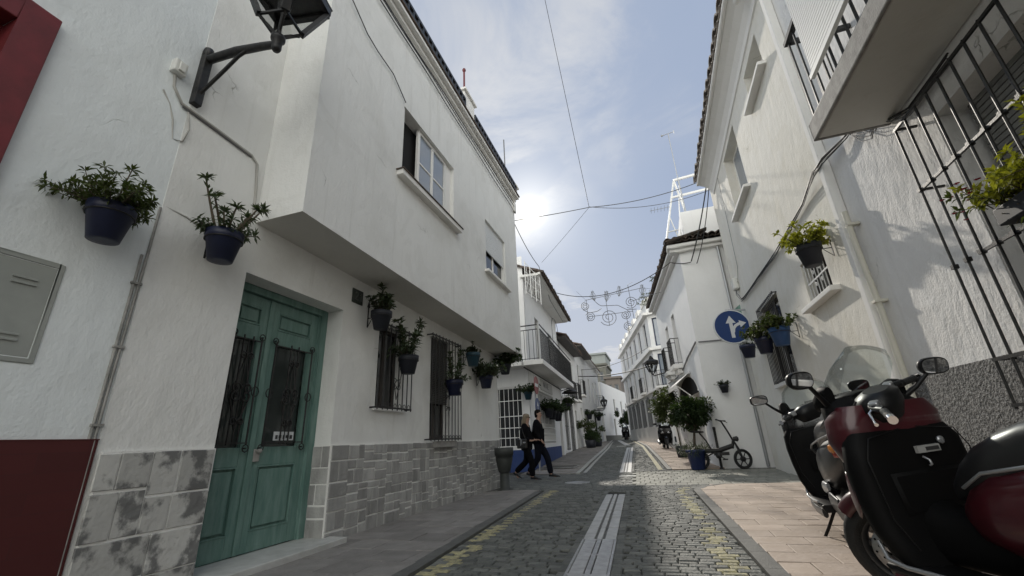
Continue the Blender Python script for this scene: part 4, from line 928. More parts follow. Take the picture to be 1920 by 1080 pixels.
# arched head over the shop opening
mb = MB(TS); n = 16; cx, rx, rz = 6.15, 1.75, .62
for k in range(n):
    t0, t1 = math.pi * k / n, math.pi * (k + 1) / n
    a = (cx - rx * math.cos(t0), 2.24 + rz * math.sin(t0)); b = (cx - rx * math.cos(t1), 2.24 + rz * math.sin(t1))
    mb.add([(a[0], -.03, a[1]), (b[0], -.03, b[1]), (b[0], .05, b[1]), (a[0], .05, a[1]), (a[0] * 1.0, -.03, a[1] + .12), (b[0], -.03, b[1] + .12)], [(0, 1, 2, 3), (0, 4, 5, 1)])
    mb.add([(a[0], -.004, 2.2), (b[0], -.004, 2.2), (b[0], -.004, b[1]), (a[0], -.004, a[1])], [(0, 1, 2, 3)], 1)
mb.build('arch', ['trim', 'dark'], hF)
mb = MB(TS); mb.box(4.4, 7.9, .72, .78, .1, 2.25, 1)
for u in (4.4, 5.25, 6.1, 6.95, 7.84): mb.box(u, u + .06, .62, .70, .1, 2.25)
for z in (1.0, 2.1): mb.box(4.46, 7.84, .64, .69, z, z + .06)
mb.build('shopfront', ['white_metal', 'far_window'], hF)
mb = MB(TS)
mb.add([(4.1, -.04, 2.95), (7.2, -.04, 2.95), (7.2, -.55, 2.55), (4.1, -.55, 2.55), (4.1, -.04, 2.93), (7.2, -.04, 2.93), (7.2, -.55, 2.53), (4.1, -.55, 2.53)], [(0, 1, 2, 3), (4, 7, 6, 5), (0, 3, 7, 4), (1, 5, 6, 2), (3, 2, 6, 7)])
mb.box(4.1, 7.2, -.56, -.54, 2.42, 2.55); mb.bar((4.2, -.04, 2.1), (4.2, -.5, 2.5), .03); mb.bar((7.1, -.04, 2.1), (7.1, -.5, 2.5), .03); mb.build('awning', 'awning', hF)
for a, b, c, d in ((5.30, 5.98, 3.42, 5.35), (3.50, 4.18, 3.42, 5.30)): sash(hF, TS, a, b, c, d, .18, 'dark_wood', 'dark_glass', 1, 2, .06, 'balcony_door')
sash(hF, TS, 2.0, 2.8, .3, 2.5, .2, 'dark_wood', 'dark', 1, 2, .08, 'door')
for a, b in ((5.2, 6.1), (3.4, 4.3)):
    mb = MB(TS); mb.box(a, b, -.34, 0, 3.24, 3.40); mb.box(a + .12, b - .12, -.2, 0, 3.08, 3.24); o = mb.build('balcony', 'trim', hF, bevel=.02)
    mb = MB(TS); railing(mb, [(a + .03, 0), (a + .03, -.3), (b - .03, -.3), (b - .03, 0)], 3.4, 4.35, .11, .009); mb.build('railing', 'iron', o)
mb = MB(TF); mb.box(-.28, 3.2, -.14, .2, 6.62, 6.74); mb.box(-.36, 3.2, -.26, .2, 6.74, 6.86); mb.T = TS; mb.box(1.3, 9.0, -.15, .2, 6.60, 6.72); mb.box(1.3, 9.1, -.30, .2, 6.72, 6.84); mb.build('eave', 'trim', hF, bevel=.03)
mb = MB(); roof_tiles(mb, TF, -.42, 3.2, -.36, 6.93, .5, 7.22, .22, 0, .07); roof_tiles(mb, TS, 1.3, 9.15, -.40, 6.91, .9, 7.2, .22, 0, .07); mb.build('roof', 'terracotta', hF)
mb = MB(TF); mb.box(.34, 3.2, .5, 4.5, 6.8, 8.35); mb.build('roof_terrace', 'plaster_plain', hF)
mb = MB(TF); mb.tube([(.05, -.03, 3.6), (.8, -.03, 3.585), (1.5, -.03, 3.59)], .016, 5); mb.T = TS; mb.tube([(8.86, -.03, 3.6), (7.5, -.03, 3.42), (6.2, -.03, 3.2), (4.6, -.03, 3.08), (2, -.03, 3.15)], .02, 5); mb.tube([(8.86, -.03, 3.63), (7.2, -.04, 3.40), (6.0, -.04, 3.16)], .012, 5); mb.build('cable_run', 'cable_grey', hF)
mb = MB(); mb.tube([(2.62, 13.93, 6.6), (2.62, 13.93, .05)], .045, 8); mb.build('downpipe', 'galv', hF)
# white steel frame and mast on its roof
fr = thing('roof_frame', 'white steel frame standing on the roof terrace of the bicycle house', 'steel frame', (1.9, 15.2, 7.2))
mb = MB(); A = (1.89, 15.2, 10.1); Bq = (1.16, 15.2, 7.35)
mb.tube([A, Bq], .035, 6); mb.tube([(1.12, 15.25, 7.2), (1.45, 15.6, 7.3)], .03, 6); mb.tube([A, (2.12, 15.2, 8.35)], .04, 6)
mb.bar(A, (3.5, 15.2, 10.22), .08, .08); mb.bar((1.70, 15.2, 9.38), (3.4, 15.2, 9.48), .07, .07)
mb.tube([(1.33, 15.2, 8.0), (1.72, 15.2, 8.02)], .025, 6); mb.tube([(1.5, 15.2, 8.6), (1.72, 15.3, 7.5)], .02, 6); mb.tube([(1.95, 15.2, 9.3), (1.72, 15.3, 7.5)], .02, 6)
mb.build('steelwork', 'white_metal', fr)
an = thing('roof_mast', 'thin leaning antenna mast with arrow head above the white steel frame', 'antenna', (2.0, 14.8, 8.3))
mb = MB(); mb.tube([(2.03, 14.8, 8.2), (2.0, 14.8, 9.8)], .03, 6); mb.tube([(2.0, 14.8, 9.8), (1.985, 14.8, 11.95)], .016, 6); mb.build('pole', 'galv', an)
mb = MB(); mb.tube([(1.72, 14.8, 11.93), (2.22, 14.8, 11.99)], .014, 5); mb.lathe([(0.002, -.1), (.05, .03), (.004, .05)], 6, (1.76, 14.8, 11.93), 0, Matrix.Rotation(R(-90), 4, 'Y')); mb.bar((2.2, 14.8, 11.9), (2.2, 14.8, 12.06), .02); mb.build('arrow', 'galv', an)
a2 = thing('yagi_antenna', 'small tv antenna fixed to the left leg of the roof frame', 'antenna', (1.45, 15.2, 8.8))
mb = MB(); mb.tube([(1.62, 15.2, 9.02), (.85, 15.2, 9.0)], .010, 5)
for i in range(6): mb.tube([(.9 + i * .12, 14.98, 9.0), (.9 + i * .12, 15.42, 9.0)], .006, 4)
mb.build('boom', 'galv', a2)

# ---- three storey corner building
TTF = frame(.25, 27.7, 0, -17.5); TT = frame(-2.71, 42.9, 0, -79)
hT = thing('house', 'three storey white corner building with many tall windows and stepped parapet', 'building', (0, 32, .5))
ops = []
for i in range(6):
    u = 15.5 - 1.1 - i * 2.35
    ops += [(u - .9, u, 6.45, 8.0, .15), (u - .9, u, 3.75, 5.8, .15), (u - 1.1, u + .1, 1.55, 3.2, .2)]
mb = MB(TT); wall(mb, 0, 15.5, 0, 9.0, ops, 8)
of = [(.25, 1.0, 6.2, 8.0, .15), (.25, 1.0, 3.75, 5.7, .15), (.25, 1.05, 1.5, 3.3, .2)]
mb.T = TTF; wall(mb, 0, 2.6, 0, 9.0, of, 5); mb.build('wall', 'render_far', hT)
for k, (a, b, c, d, _) in enumerate(ops): sash(hT, TT, a, b, c, d, .1, 'far_blind' if k % 3 else 'blue_frame', 'far_window', 2, 2 if k % 3 < 2 else 1, .07)
for k, (a, b, c, d, _) in enumerate(of): sash(hT, TTF, a, b, c, d, .1, 'blue_frame' if k < 2 else 'far_blind', 'sky_glass' if k < 2 else 'far_window', 2, 1, .07)
mb = MB(TT)
for z, t, p in ((8.2, .16, .25), (5.95, .16, .18), (3.55, .14, .16)):
    mb.box(-.1, 15.5 + p, -p, 0, z, z + t); mb.T = TTF; mb.box(-p, 2.6, -p, 0, z + .003, z + t - .003); mb.T = TT
for i in range(7): mb.box(.3 + i * 2.3, 1.3 + i * 2.3, -.06, .3, 9.0, 9.4)
mb.T = TTF
for i in range(2): mb.box(.05 + i * 1.4, .6 + i * 1.4, -.06, .3, 9.0, 9.4)
mb.build('cornice', 'trim', hT)
mb = MB(TTF); mb.box(.0, 1.4, -.4, 0, 3.62, 3.75); o = mb.build('balcony', 'trim', hT); mb = MB(TTF); railing(mb, [(.05, 0), (.05, -.35), (1.35, -.35), (1.35, 0)], 3.75, 4.65, .12, .01); mb.build('railing', 'iron', o)
for i in (1, 3):
    u = 15.5 - 1.1 - i * 2.35
    mb = MB(TT); mb.box(u - 1.1, u + .2, -.4, -.19, 3.6, 3.74); o = mb.build('balcony', 'trim', hT); mb = MB(TT); railing(mb, [(u - 1.05, -.19), (u - 1.05, -.36), (u + .15, -.36), (u + .15, -.19)], 3.74, 4.7, .12, .01); mb.build('railing', 'iron', o)
mb = MB(TTF)
for i in range(4): mb.box(.05 + i * .42, .35 + i * .42, -.02, .02, .55, .85)
mb.T = TT
for i in range(2): mb.box(14.9 - i * .55, 15.3 - i * .55, -.02, .02, .58, .85)
mb.build('cellar_vent', 'far_window', hT)
for i in range(6):
    mb = MB(TT); u = 15.5 - 1.1 - i * 2.35
    n = 10
    for k in range(n):
        t0, t1 = math.pi * k / n, math.pi * (k + 1) / n
        mb.add([(u - .5 - .6 * math.cos(t0), -.03, 3.2 + .26 * math.sin(t0)), (u - .5 - .6 * math.cos(t1), -.03, 3.2 + .26 * math.sin(t1)), (u - .5 - .6 * math.cos(t1), -.005, 3.2), (u - .5 - .6 * math.cos(t0), -.005, 3.2)], [(0, 1, 2, 3)])
    for j in range(9): mb.tube([(u - 1.08 + j * .145, -.08, 1.5), (u - 1.08 + j * .145, -.08, 3.3)], .012, 4)
    mb.bar((u - 1.12, -.08, 1.52), (u + .12, -.08, 1.52), .03)
    mb.build('grille', 'far_blind', hT)
# ================================================================== PLANTS
def leaf(mb, p, d, l, w_, m=0, up=None, bend=.25):
    p = Vector(p); d = Vector(d).normalized(); u = Vector(up or (rnd.uniform(-.4, .4), rnd.uniform(-.4, .4), 1)); s = d.cross(u)
    if s.length < 1e-3: s = d.orthogonal()
    s.normalize(); nrm = s.cross(d)
    a = p + d * l * .5 + nrm * l * bend * .3; t = p + d * l - nrm * l * bend * .5
    mb.add([p, a + s * w_ * .5, t, a - s * w_ * .5, p + d * l * .2 + s * w_ * .3, p + d * l * .2 - s * w_ * .3], [(0, 4, 1, 3, 5), (1, 2, 3)], m, False, rnd.random())
def stem_leaves(mb, base, dirn, length, ll, lw, nleaf, t0=.15, curve=.15, r=.007, rosette=8, m=0, ms=1):
    base = Vector(base); d = Vector(dirn).normalized(); side = Vector((rnd.uniform(-1, 1), rnd.uniform(-1, 1), rnd.uniform(-.2, .6))); pts = []
    for i in range(7):
        t = i / 6; pts.append(base + d * length * t + side * curve * length * t * t)
    mb.tube(pts, [r * (1 - .5 * i / 6) for i in range(7)], 5, ms)
    for i in range(nleaf):
        t = t0 + (1 - t0) * (i + rnd.random()) / nleaf; k = min(5, int(t * 6)); p = pts[k].lerp(pts[k + 1], t * 6 - k); ax = (pts[k + 1] - pts[k]).normalized()
        a = rnd.uniform(0, 2 * math.pi); o = ax.orthogonal().normalized(); o = Matrix.Rotation(a, 3, ax) @ o
        leaf(mb, p, o + ax * rnd.uniform(.1, .9), ll * rnd.uniform(.6, 1.15), lw * rnd.uniform(.7, 1.2), m)
    ax = (pts[-1] - pts[-2]).normalized()
    for i in range(rosette):
        o = Matrix.Rotation(i * 2.4 + rnd.random(), 3, ax) @ ax.orthogonal().normalized(); leaf(mb, pts[-1], o + ax * rnd.uniform(-.05, .8), ll * rnd.uniform(.8, 1.2), lw, m)
    return pts[-1]
def foliage(kind, top, rr, s=1.):
    """plant rooted at height top in a pot of inner radius rr"""
    mb = MB(); T = lambda a, r: (r * math.cos(a), r * math.sin(a), top)
    if kind == 'crown':
        for i in range(85):
            a = rnd.uniform(0, 6.28); q = rnd.random() ** .6; el = rnd.uniform(-.25, .9)
            stem_leaves(mb, T(a, rr * q * .7), (math.cos(a) * q, math.sin(a) * q, el + .2), rnd.uniform(.12, .30) * s, .066 * s, .018 * s, 15, .2, .2, .005)
        stem_leaves(mb, T(1, .03), (.1, .05, 1), .44 * s, .085 * s, .018 * s, 15, .5, .05, .008, 12)
    elif kind == 'cactus':
        for a, tilt, l in ((.3, .5, .34), (2.6, .35, .5), (1.2, .15, .28), (3.6, .8, .3), (5.2, .6, .32), (0.1, .65, .52), (4.3, .25, .24)):
            stem_leaves(mb, T(a, rr * .5), (math.cos(a) * tilt, math.sin(a) * tilt, 1), l * s, .085 * s, .020 * s, 8, .3, .06, .014 * s, 24)
        for i in range(26):
            a = rnd.uniform(0, 6.28); stem_leaves(mb, T(a, rr * .6), (math.cos(a), math.sin(a), rnd.uniform(.2, 1)), rnd.uniform(.07, .2) * s, .07 * s, .020 * s, 10, .2, .2, .006)
    elif kind == 'tall':
        for a, tilt, l in ((.2, .55, .55), (2.9, .25, .42), (1.6, .2, .35), (4.2, .5, .25)):
            stem_leaves(mb, T(a, rr * .4), (math.cos(a) * tilt, math.sin(a) * tilt, 1), l * s, .092 * s, .030 * s, 64, .08, .08, .010, 14)
        for i in range(12):
            a = rnd.uniform(0, 6.28); stem_leaves(mb, T(a, rr * .6), (math.cos(a), math.sin(a), rnd.uniform(.1, .9)), rnd.uniform(.1, .2) * s, .07 * s, .024 * s, 10, .2, .2, .005)
    elif kind == 'tuft':
        for i in range(36):
            a = rnd.uniform(0, 6.28); q = rnd.random(); stem_leaves(mb, T(a, rr * q * .7), (math.cos(a) * q * .8, math.sin(a) * q * .8, rnd.uniform(.5, 1.1)), rnd.uniform(.1, .2) * s, .06 * s, .026 * s, 11, .2, .2, .005)
        stem_leaves(mb, T(.5, .02), (-.05, .0, 1), .33 * s, .085 * s, .03 * s, 16, .6, .05, .007, 12)
    elif kind == 'spread':
        for i in range(46):
            a = rnd.uniform(0, 6.28); q = rnd.random() ** .5; stem_leaves(mb, T(a, rr * q * .7), (math.cos(a) * q, math.sin(a) * q, rnd.uniform(.15, .9)), rnd.uniform(.14, .30) * s, .062 * s, .036 * s, 13, .2, .25, .005)
    return mb
WALLDIR = {'L': 90, 'R': -90, 'F': 0}
def flower_pot(label, group, loc, rz, potm, kind, leafm, s=1., wd=.2, rim=.15, h=.27, parts=True, thorn=False, ks=None):
    """wall pot: origin at the pot's base centre; local +y points into the wall"""
    t = thing('flower_pot', label, 'flower pot', loc, R(rz), group)
    rb, rt = rim * .66 * s, rim * .93 * s; H = h * s
    mb = MB(); mb.lathe([(.002, .0), (rb * .55, .0), (rb, .003), (rt, H * .72), (rim * s, H * .74), (rim * s * 1.03, H), (rim * s * .93, H + .004), (rim * s * .88, H * .93), (.002, H * .92)], 22); mb.build('pot', potm, t, local=True)
    f = foliage(kind, H * .93, rim * s * .85, ks or s); f.build('plant', [leafm, 'stem'], t, local=True)
    mb = MB(); z = H * .73; r = rim * s * 1.0
    mb.tube([(r * math.cos(k * math.pi / 8), r * math.sin(k * math.pi / 8), z) for k in range(16)], .006, 5, 0, True)
    mb.bar((0, r, z), (0, wd - .008, z), .014, .008); mb.bar((0, wd - .010, z - .13), (0, wd - .010, z + .16), .018, .008, 0, (0, 1, 0)); mb.tube([(0, wd - .015, z - .12), (0, r + .01, z - .01)], .005, 5)
    if thorn: mb.prism([(-.03, 0), (.03, 0), (0, .11)], -.004, .004, Matrix.Translation((0, wd - .012, z + .16)) @ Matrix.Rotation(R(90), 4, 'X'))
    mb.build('bracket', 'iron', t, local=True); return t
GL, GR = 'wall pots along the overhanging house', 'wall pots on the cream house'
flower_pot('dark blue wall pot with a broad bushy plant, nearest of the left wall pots', GL, (-3.50, 1.64, 2.42), 90, 'blue_pot', 'crown', 'leaf', .92, .20, .150, .29, ks=.92)
flower_pot('dark blue wall pot with spiny upright stems beside the stone door pilaster', GL, (-3.46, 2.45, 2.58), 90, 'blue_pot', 'cactus', 'leaf_grey', 1.0, .21, .148, .27, ks=1.02)
flower_pot('dark pot with leafy tuft on an arrow tipped bracket beside the number tile', GL, (-3.46, 4.84, 2.51), 90, 'dark_pot', 'tuft', 'leaf_grey', .95, .23, .150, .27, thorn=True, ks=1.2)
flower_pot('dark pot with two tall leafy stems hanging on the first window grille', GL, (-3.44, 5.55, 1.99), 90, 'dark_pot', 'tall', 'leaf_grey', 1.0, .14, .150, .27, ks=1.28)
flower_pot('blue pot with pale sticker and tall stems hanging on the second window grille', GL, (-3.42, 7.10, 1.80), 90, 'blue_pot', 'tall', 'leaf_grey', 1.0, .16, .155, .27, ks=1.2)
flower_pot('teal blue pot with a small plant high on the wall past the second window', GL, (-3.46, 8.05, 2.47), 90, 'teal_pot', 'tuft', 'leaf_dark', 1.0, .23, .150, .27, ks=.75)
flower_pot('blue pot with pale rounded plant near the far end of the overhanging house', GL, (-3.46, 8.75, 2.09), 90, 'blue_pot', 'spread', 'leaf_grey', 1.0, .23, .150, .27, ks=1.35)
flower_pot('last pot with dark reddish plant under the far corner of the overhang', GL, (-3.44, 10.0, 2.55), 90, 'dark_pot', 'spread', 'leaf_dark', 1.0, .25, .150, .25, ks=1.4)
mb = MB(frame(-3.42, 7.10, 1.80, 0)); mb.box(.118, .125, -.03, .03, .06, .14); o = mb.build('pot_sticker', 'sticker'); setp(o, 'pale square sticker on the blue pot at the second window grille', 'sticker')
flower_pot('dark pot with spreading yellowish plant above the small grilled window', GR, (2.40, 6.62, 3.12), -90, 'dark_pot', 'spread', 'leaf_yellow', 1.0, .29, .165, .32, ks=1.15)
flower_pot('bright blue pot with bushy plant in front of the tall grilled window', GR, (2.38, 8.92, 2.42), -90, 'blue_bright', 'spread', 'leaf', 1.05, .31, .17, .32, ks=1.2)
flower_pot('dark blue pot with spreading plant between the bright blue pot and the road sign', GR, (2.36, 10.1, 2.48), -90, 'blue_pot', 'spread', 'leaf', 1.05, .33, .17, .32, ks=1.25)
flower_pot('small blue pot with a short dark plant beneath the blue road sign', GR, (2.36, 11.75, 2.66), -90, 'blue_pot', 'tuft', 'leaf_dark', 1.05, .33, .17, .30, ks=.5)
flower_pot('lone dark pot on the blank side wall above the folding bicycle', 'single pot', (1.93, 13.83, 2.03), 0, 'dark_pot', 'spread', 'leaf_dark', .85, .16, .15, .26, ks=.5)
flower_pot('green pot with bushy plant on the corner shop wall beside the no entry sign', 'shop pots', (-4.12, 14.30, 2.30), 0, 'teal_pot', 'spread', 'leaf_dark', 1.1, .19, .13, .24, ks=1.2)
for k, (s_, z, lab) in enumerate(((2.05, 1.78, 'first dark pot from the road sign'), (2.75, 1.74, 'second dark pot from the road sign'), (3.45, 1.76, 'third dark pot from the road sign'), (4.15, 1.72, 'fourth dark pot, at the far end'))):
    q = TC @ Vector((s_, -.26, z)); flower_pot(lab + ' of the row before the shop window grille', 'row of dark pots at the shop window', q, 93, 'dark_pot', 'spread', 'leaf_dark', 1.15, .23, .16, .3, ks=1.5)
for k, (Tq, u, z, lab) in enumerate(((TL3, .3, 2.35, 'dark hanging pot under the lamp hood beyond the corner shop'), (TL4, 2.9, 2.2, 'small dark pot beside the tall shutters on the left houses'), (TL5, 3.6, 2.3, 'dark pot below the covered balcony at the bend'))):
    q = Tq @ Vector((u, -.3, z)); flower_pot(lab, 'pots on the far left houses', q, 91, 'dark_pot', 'spread', 'leaf_dark', 1.3, .28, .15, .26, ks=1.5)
for k, (u, z, lab) in enumerate(((1.5, 1.9, 'leafy hanging pot on the white house just beyond the potted tree'), (.7, 1.55, 'lower leafy hanging pot beside the parked scooter'))):
    q = TS @ Vector((u + 1.2, -.32, z + .2)); flower_pot(lab, 'pots beyond the potted tree', q, -83, 'dark_pot', 'spread', 'leaf', 1.2, .3, .15, .26, ks=1.8)
# big yellow-green plant in a trough on the near grille
tr = thing('window_plant', 'yellow green leafy plant with red flowers hung on the big black window grille', 'plant', (2.36, 3.1, 2.2))
mb = MB(frame(2.36, 3.1, 2.30, 0))
for i in range(80):
    a = rnd.uniform(0, 6.28); yy = rnd.uniform(-.5, .42); q = rnd.random() ** .5
    stem_leaves(mb, (rnd.uniform(-.05, .08), yy * .8, rnd.uniform(-.03, .05)), (math.cos(a) * q * .9 - .1, math.sin(a) * q * .8 + yy * .5, rnd.uniform(-.1, 1.0)), rnd.uniform(.10, .24), .062, .022, 13, .15, .2, .004, 9, 0 if rnd.random() < .75 else 2, 1)
for i in range(7): stem_leaves(mb, (.0, rnd.uniform(-.5, -.05), .05), (rnd.uniform(-.3, .2), rnd.uniform(-.3, .1), 1), rnd.uniform(.28, .40), .068, .024, 22, .2, .1, .005, 12, 0, 1)
for i in range(5): mb.tube([(-.05, -.3 + i * .13, -.08), (.05, -.3 + i * .13, -.1), (-.02, -.32 + i * .13, -.17)], .004, 4, 1); leaf(mb, (-.02, -.3 + i * .13, -.15), (-.4, .3, -.5), .08, .03, 2)
for i in range(14):
    c = Vector((rnd.uniform(-.2, 0), rnd.uniform(.22, .45), rnd.uniform(-.02, .24)))
    for k in range(5): leaf(mb, c, (math.cos(k * 1.26), math.sin(k * 1.26), .3), .022, .02, 3)
mb.build('plant', ['leaf_yellow', 'stem', 'leaf', 'petal'], tr)
mb = MB(); mb.box(2.32, 2.46, 2.72, 3.40, 2.16, 2.28); mb.bar((2.46, 2.8, 2.25), (2.54, 2.8, 2.25), .02); mb.bar((2.46, 3.3, 2.25), (2.54, 3.3, 2.25), .02); mb.build('trough', 'dark_pot', tr, bevel=.01)

def leafy_crown(c, rx, ry, rz, n, ll, lw, m=('leaf_dark', 'stem')):
    mb = MB(); c = Vector(c)
    cl = [(c + Vector((rnd.gauss(0, .45) * rx, rnd.gauss(0, .45) * ry, rnd.gauss(0, .42) * rz)), rnd.uniform(.25, .5)) for _ in range(16)]
    for i in range(n):
        q, r = rnd.choice(cl); v = Vector((rnd.gauss(0, 1), rnd.gauss(0, 1), rnd.gauss(0, 1))).normalized() * rnd.random() ** .4 * r
        p = q + Vector((v.x * rx, v.y * ry, v.z * rz)); leaf(mb, p, v + Vector((0, 0, rnd.uniform(-.25, .25))), ll * rnd.uniform(.6, 1.2), lw * rnd.uniform(.7, 1.2))
    for q, r in cl: mb.tube([c - Vector((0, 0, rz * .9)), c.lerp(q, .5) - Vector((0, 0, rz * .2)), q], [.014, .009, .004], 4, 1)
    return mb
# potted tree
pt = thing('potted_tree', 'small round headed tree in a tall dark blue pot beside the folding bicycle', 'potted tree', (.84, 13.73, .01))
mb = MB(); mb.lathe([(.002, 0), (.17, 0), (.185, .02), (.245, .44), (.265, .45), (.27, .52), (.245, .525), (.235, .48), (.002, .47)], 24, (.84, 13.73, .02)); mb.build('pot', 'blue_tub', pt)
mb = MB(); mb.tube([(.84, 13.73, .48), (.86, 13.73, .75), (.90, 13.72, 1.0), (.93, 13.7, 1.3)], [.045, .036, .032, .022], 8)
for dx, dy, dz in ((-.25, .05, .3), (.2, .1, .4), (.05, -.2, .4), (-.4, -.1, .35)): mb.tube([(.90, 13.72, 1.02), (.9 + dx * .5, 13.7 + dy * .5, 1.15 + dz * .4), (.95 + dx, 13.7 + dy, 1.2 + dz)], [.022, .015, .006], 5)
mb.build('trunk', 'bark', pt)
mb = leafy_crown((.98, 13.7, 1.50), .62, .5, .46, 5200, .095, .055); mb.build('crown', ['leaf_dark', 'stem'], pt)
mb = MB(frame(.84, 13.73, .5))
for i in range(90):
    a = rnd.uniform(0, 6.28); q = rnd.uniform(.3, 1); stem_leaves(mb, (.18 * q * math.cos(a), .18 * q * math.sin(a), 0), (math.cos(a) * q, math.sin(a) * q, rnd.uniform(-.35, .7)), rnd.uniform(.15, .36), .09, .012, 7, .2, .3, .003, 5)
mb.build('underplanting', ['leaf_grey', 'stem'], pt)
# second leafy plant beyond it
pt2 = thing('potted_shrub', 'loose leafy shrub in a pot against the white wall behind the potted tree', 'shrub', (.55, 16.6, .1))
mb = MB(); mb.lathe([(.002, 0), (.16, 0), (.22, .4), (.002, .4)], 16, (.62, 17.6, gz(17.6) + .02)); mb.build('pot', 'dark_pot', pt2)
mb = leafy_crown((.42, 17.6, 1.85), .55, .45, .7, 3000, .11, .06); mb.build('crown', ['leaf', 'stem'], pt2)
mb = MB(); mb.tube([(.62, 17.6, .5), (.6, 17.6, 1.0), (.55, 17.6, 1.5)], [.03, .022, .015], 6); mb.build('trunk', 'bark', pt2)
# planters and topiary in front of the far left houses
for x, y, lab in ((-4.0, 26.6, 'dark clipped shrub in a black tub in front of the narrow white house'), (-3.85, 28.2, 'second dark shrub in a tub, just beyond the first')):
    b_ = thing('planter', lab, 'planter', (x, y, gz(y) + .02), 0, 'planters on the far left pavement')
    mb = MB(); mb.lathe([(.002, 0), (.26, 0), (.34, .42), (.30, .43), (.002, .42)], 14, (x, y, gz(y) + .02)); mb.build('tub', 'dark_pot', b_)
    mb = leafy_crown((x, y, gz(y) + .68), .5, .5, .36, 1300, .11, .06); mb.build('shrub', ['leaf_dark', 'stem'], b_)
tp = thing('topiary_tree', 'small clipped tree with umbrella head behind the dark tubs on the left', 'tree', (-4.2, 27.6, .45))
mb = MB(); mb.tube([(-4.25, 27.4, .4), (-4.25, 27.4, 1.5)], .035, 6); mb.build('trunk', 'bark', tp)
mb = leafy_crown((-4.25, 27.4, 1.72), .55, .5, .33, 1300, .11, .055); mb.build('crown', ['leaf', 'stem'], tp)
ft = thing('tree', 'dark leafy tree at the far end of the street', 'tree', (-3.2, 46, .65))
mb = leafy_crown((-3.25, 46, 2.75), .8, .7, .8, 2000, .2, .12); mb.build('crown', ['leaf_dark', 'stem'], ft)
mb = MB(); mb.tube([(-3.2, 46, .6), (-3.2, 46, 2.2)], .07, 6); mb.build('trunk', 'bark', ft)
for x, y, z, n_, lab in ((.45, 21.3, 7.05, 26, 'straggly weed growing from the far end of the dark tiled eaves'), (.9, 18.5, 7.15, 10, 'small weed sprouting among the dark roof tiles')):
    wd_ = thing('roof_weed', lab, 'weed', (x, y, z)); mb = MB()
    for i in range(n_): stem_leaves(mb, (x + rnd.uniform(-.15, .15), y + rnd.uniform(-.2, .2), z - .05), (rnd.uniform(-.8, .2), rnd.uniform(-.5, .5), rnd.uniform(.2, 1)), rnd.uniform(.25, .75), .11, .03, 9, .2, .3, .006)
    mb.build('foliage', ['leaf', 'stem'], wd_)
mb = MB()
rt = thing('roof_shrub', 'bare twiggy shrub on the roof of the three storey corner building', 'shrub', (.9, 28, 9))
for i in range(30): stem_leaves(mb, (.9 + rnd.uniform(-.4, .4), 28.4, 9.0), (rnd.uniform(-.5, .5), rnd.uniform(-.3, .3), 1), rnd.uniform(.5, 1.2), .09, .02, 5, .4, .3, .01)
mb.build('foliage', ['leaf_grey', 'stem'], rt)

# ================================================================== LANTERNS, SIGNS, BIN, WIRES
ln = thing('wall_lantern', 'large black iron street lantern on a wall bracket at the top left', 'street lamp', (-3.67, 2.1, 4.1))
mb = MB(); mb.box(-3.715, -3.64, 2.035, 2.115, 4.06, 4.70); mb.lathe([(.045, -.05), (.05, 0), (.04, .05), (.002, .06)], 12, (-3.675, 2.075, 4.70)); mb.build('wall_plate', 'iron', ln, bevel=.01)
mb = MB(); mb.tube([(-3.66, 2.08, 4.62), (-3.3, 2.09, 4.60), (-3.0, 2.1, 4.545), (-2.83, 2.1, 4.50)], [.042, .042, .038, .034], 10)
mb.tube([(-3.65, 2.08, 4.20), (-3.4, 2.085, 4.40), (-3.27, 2.09, 4.52), (-3.15, 2.09, 4.56)], [.018, .018, .018, .018], 8); mb.build('arm', 'iron', ln)
LC = Vector((-2.81, 2.1, 4.5))
mb = MB(); mb.lathe([(.002, -.09), (.03, -.085), (.042, -.06), (.042, .03), (.062, .045), (.062, .08), (.03, .09), (.002, .095)], 14, LC); mb.build('hub', 'iron', ln)
def lantern_head(par, c, s, glassm='lamp_glass', rot=R(12)):
    def sq(h, z): return [c + Vector((h * math.cos(rot + math.pi / 4 + k * math.pi / 2), h * math.sin(rot + math.pi / 4 + k * math.pi / 2), z)) for k in range(4)]
    a, b, t = sq(.20 * s, .24 * s), sq(.42 * s, .72 * s), sq(.46 * s, .80 * s)
    mb = MB()
    for k in range(4):
        mb.bar(a[k], a[(k + 1) % 4], .024 * s, .024 * s); mb.bar(a[k], b[k], .075 * s, .04 * s); mb.bar(b[k], b[(k + 1) % 4], .06 * s, .08 * s)
        mb.bar(c + Vector((0, 0, .06 * s)), a[k], .02 * s)
        d = (a[k] - c); mb.tube([c + Vector((d.x * .25, d.y * .25, .04 * s)), c + Vector((d.x * .25, d.y * .25, .12 * s)), c + Vector((d.x * .55, d.y * .55, .17 * s)), c + Vector((d.x * .9, d.y * .9, .2 * s))], .012 * s, 6)
    f = mb.build('lantern_frame', 'iron', par)
    mb = MB(); mb.loft([b, t, [c + (v - c) * .45 + Vector((0, 0, .55 * s)) for v in t], [c + Vector((v.x - c.x, v.y - c.y, 0)) * .12 + Vector((0, 0, 1.12 * s)) for v in t]], 0, False, True, False); mb.build('roof', 'iron', par)
    mb = MB(); g = lambda q: [c + Vector(((v.x - c.x) * .95, (v.y - c.y) * .95, v.z - c.z)) for v in q]
    mb.loft([g(a), g(b)], 0, False, False, False); mb.build('pane', glassm, f)
    mb = MB(); mb.tube([c + Vector((0, 0, .06 * s)), c + Vector((0, 0, .42 * s))], .018 * s, 8); mb.lathe([(.02 * s, .4 * s), (.06 * s, .46 * s), (.07 * s, .58 * s), (.03 * s, .68 * s)], 12, c); mb.build('lamp_holder', 'iron', par)
lantern_head(ln, LC + Vector((0, 0, .02)), .92)
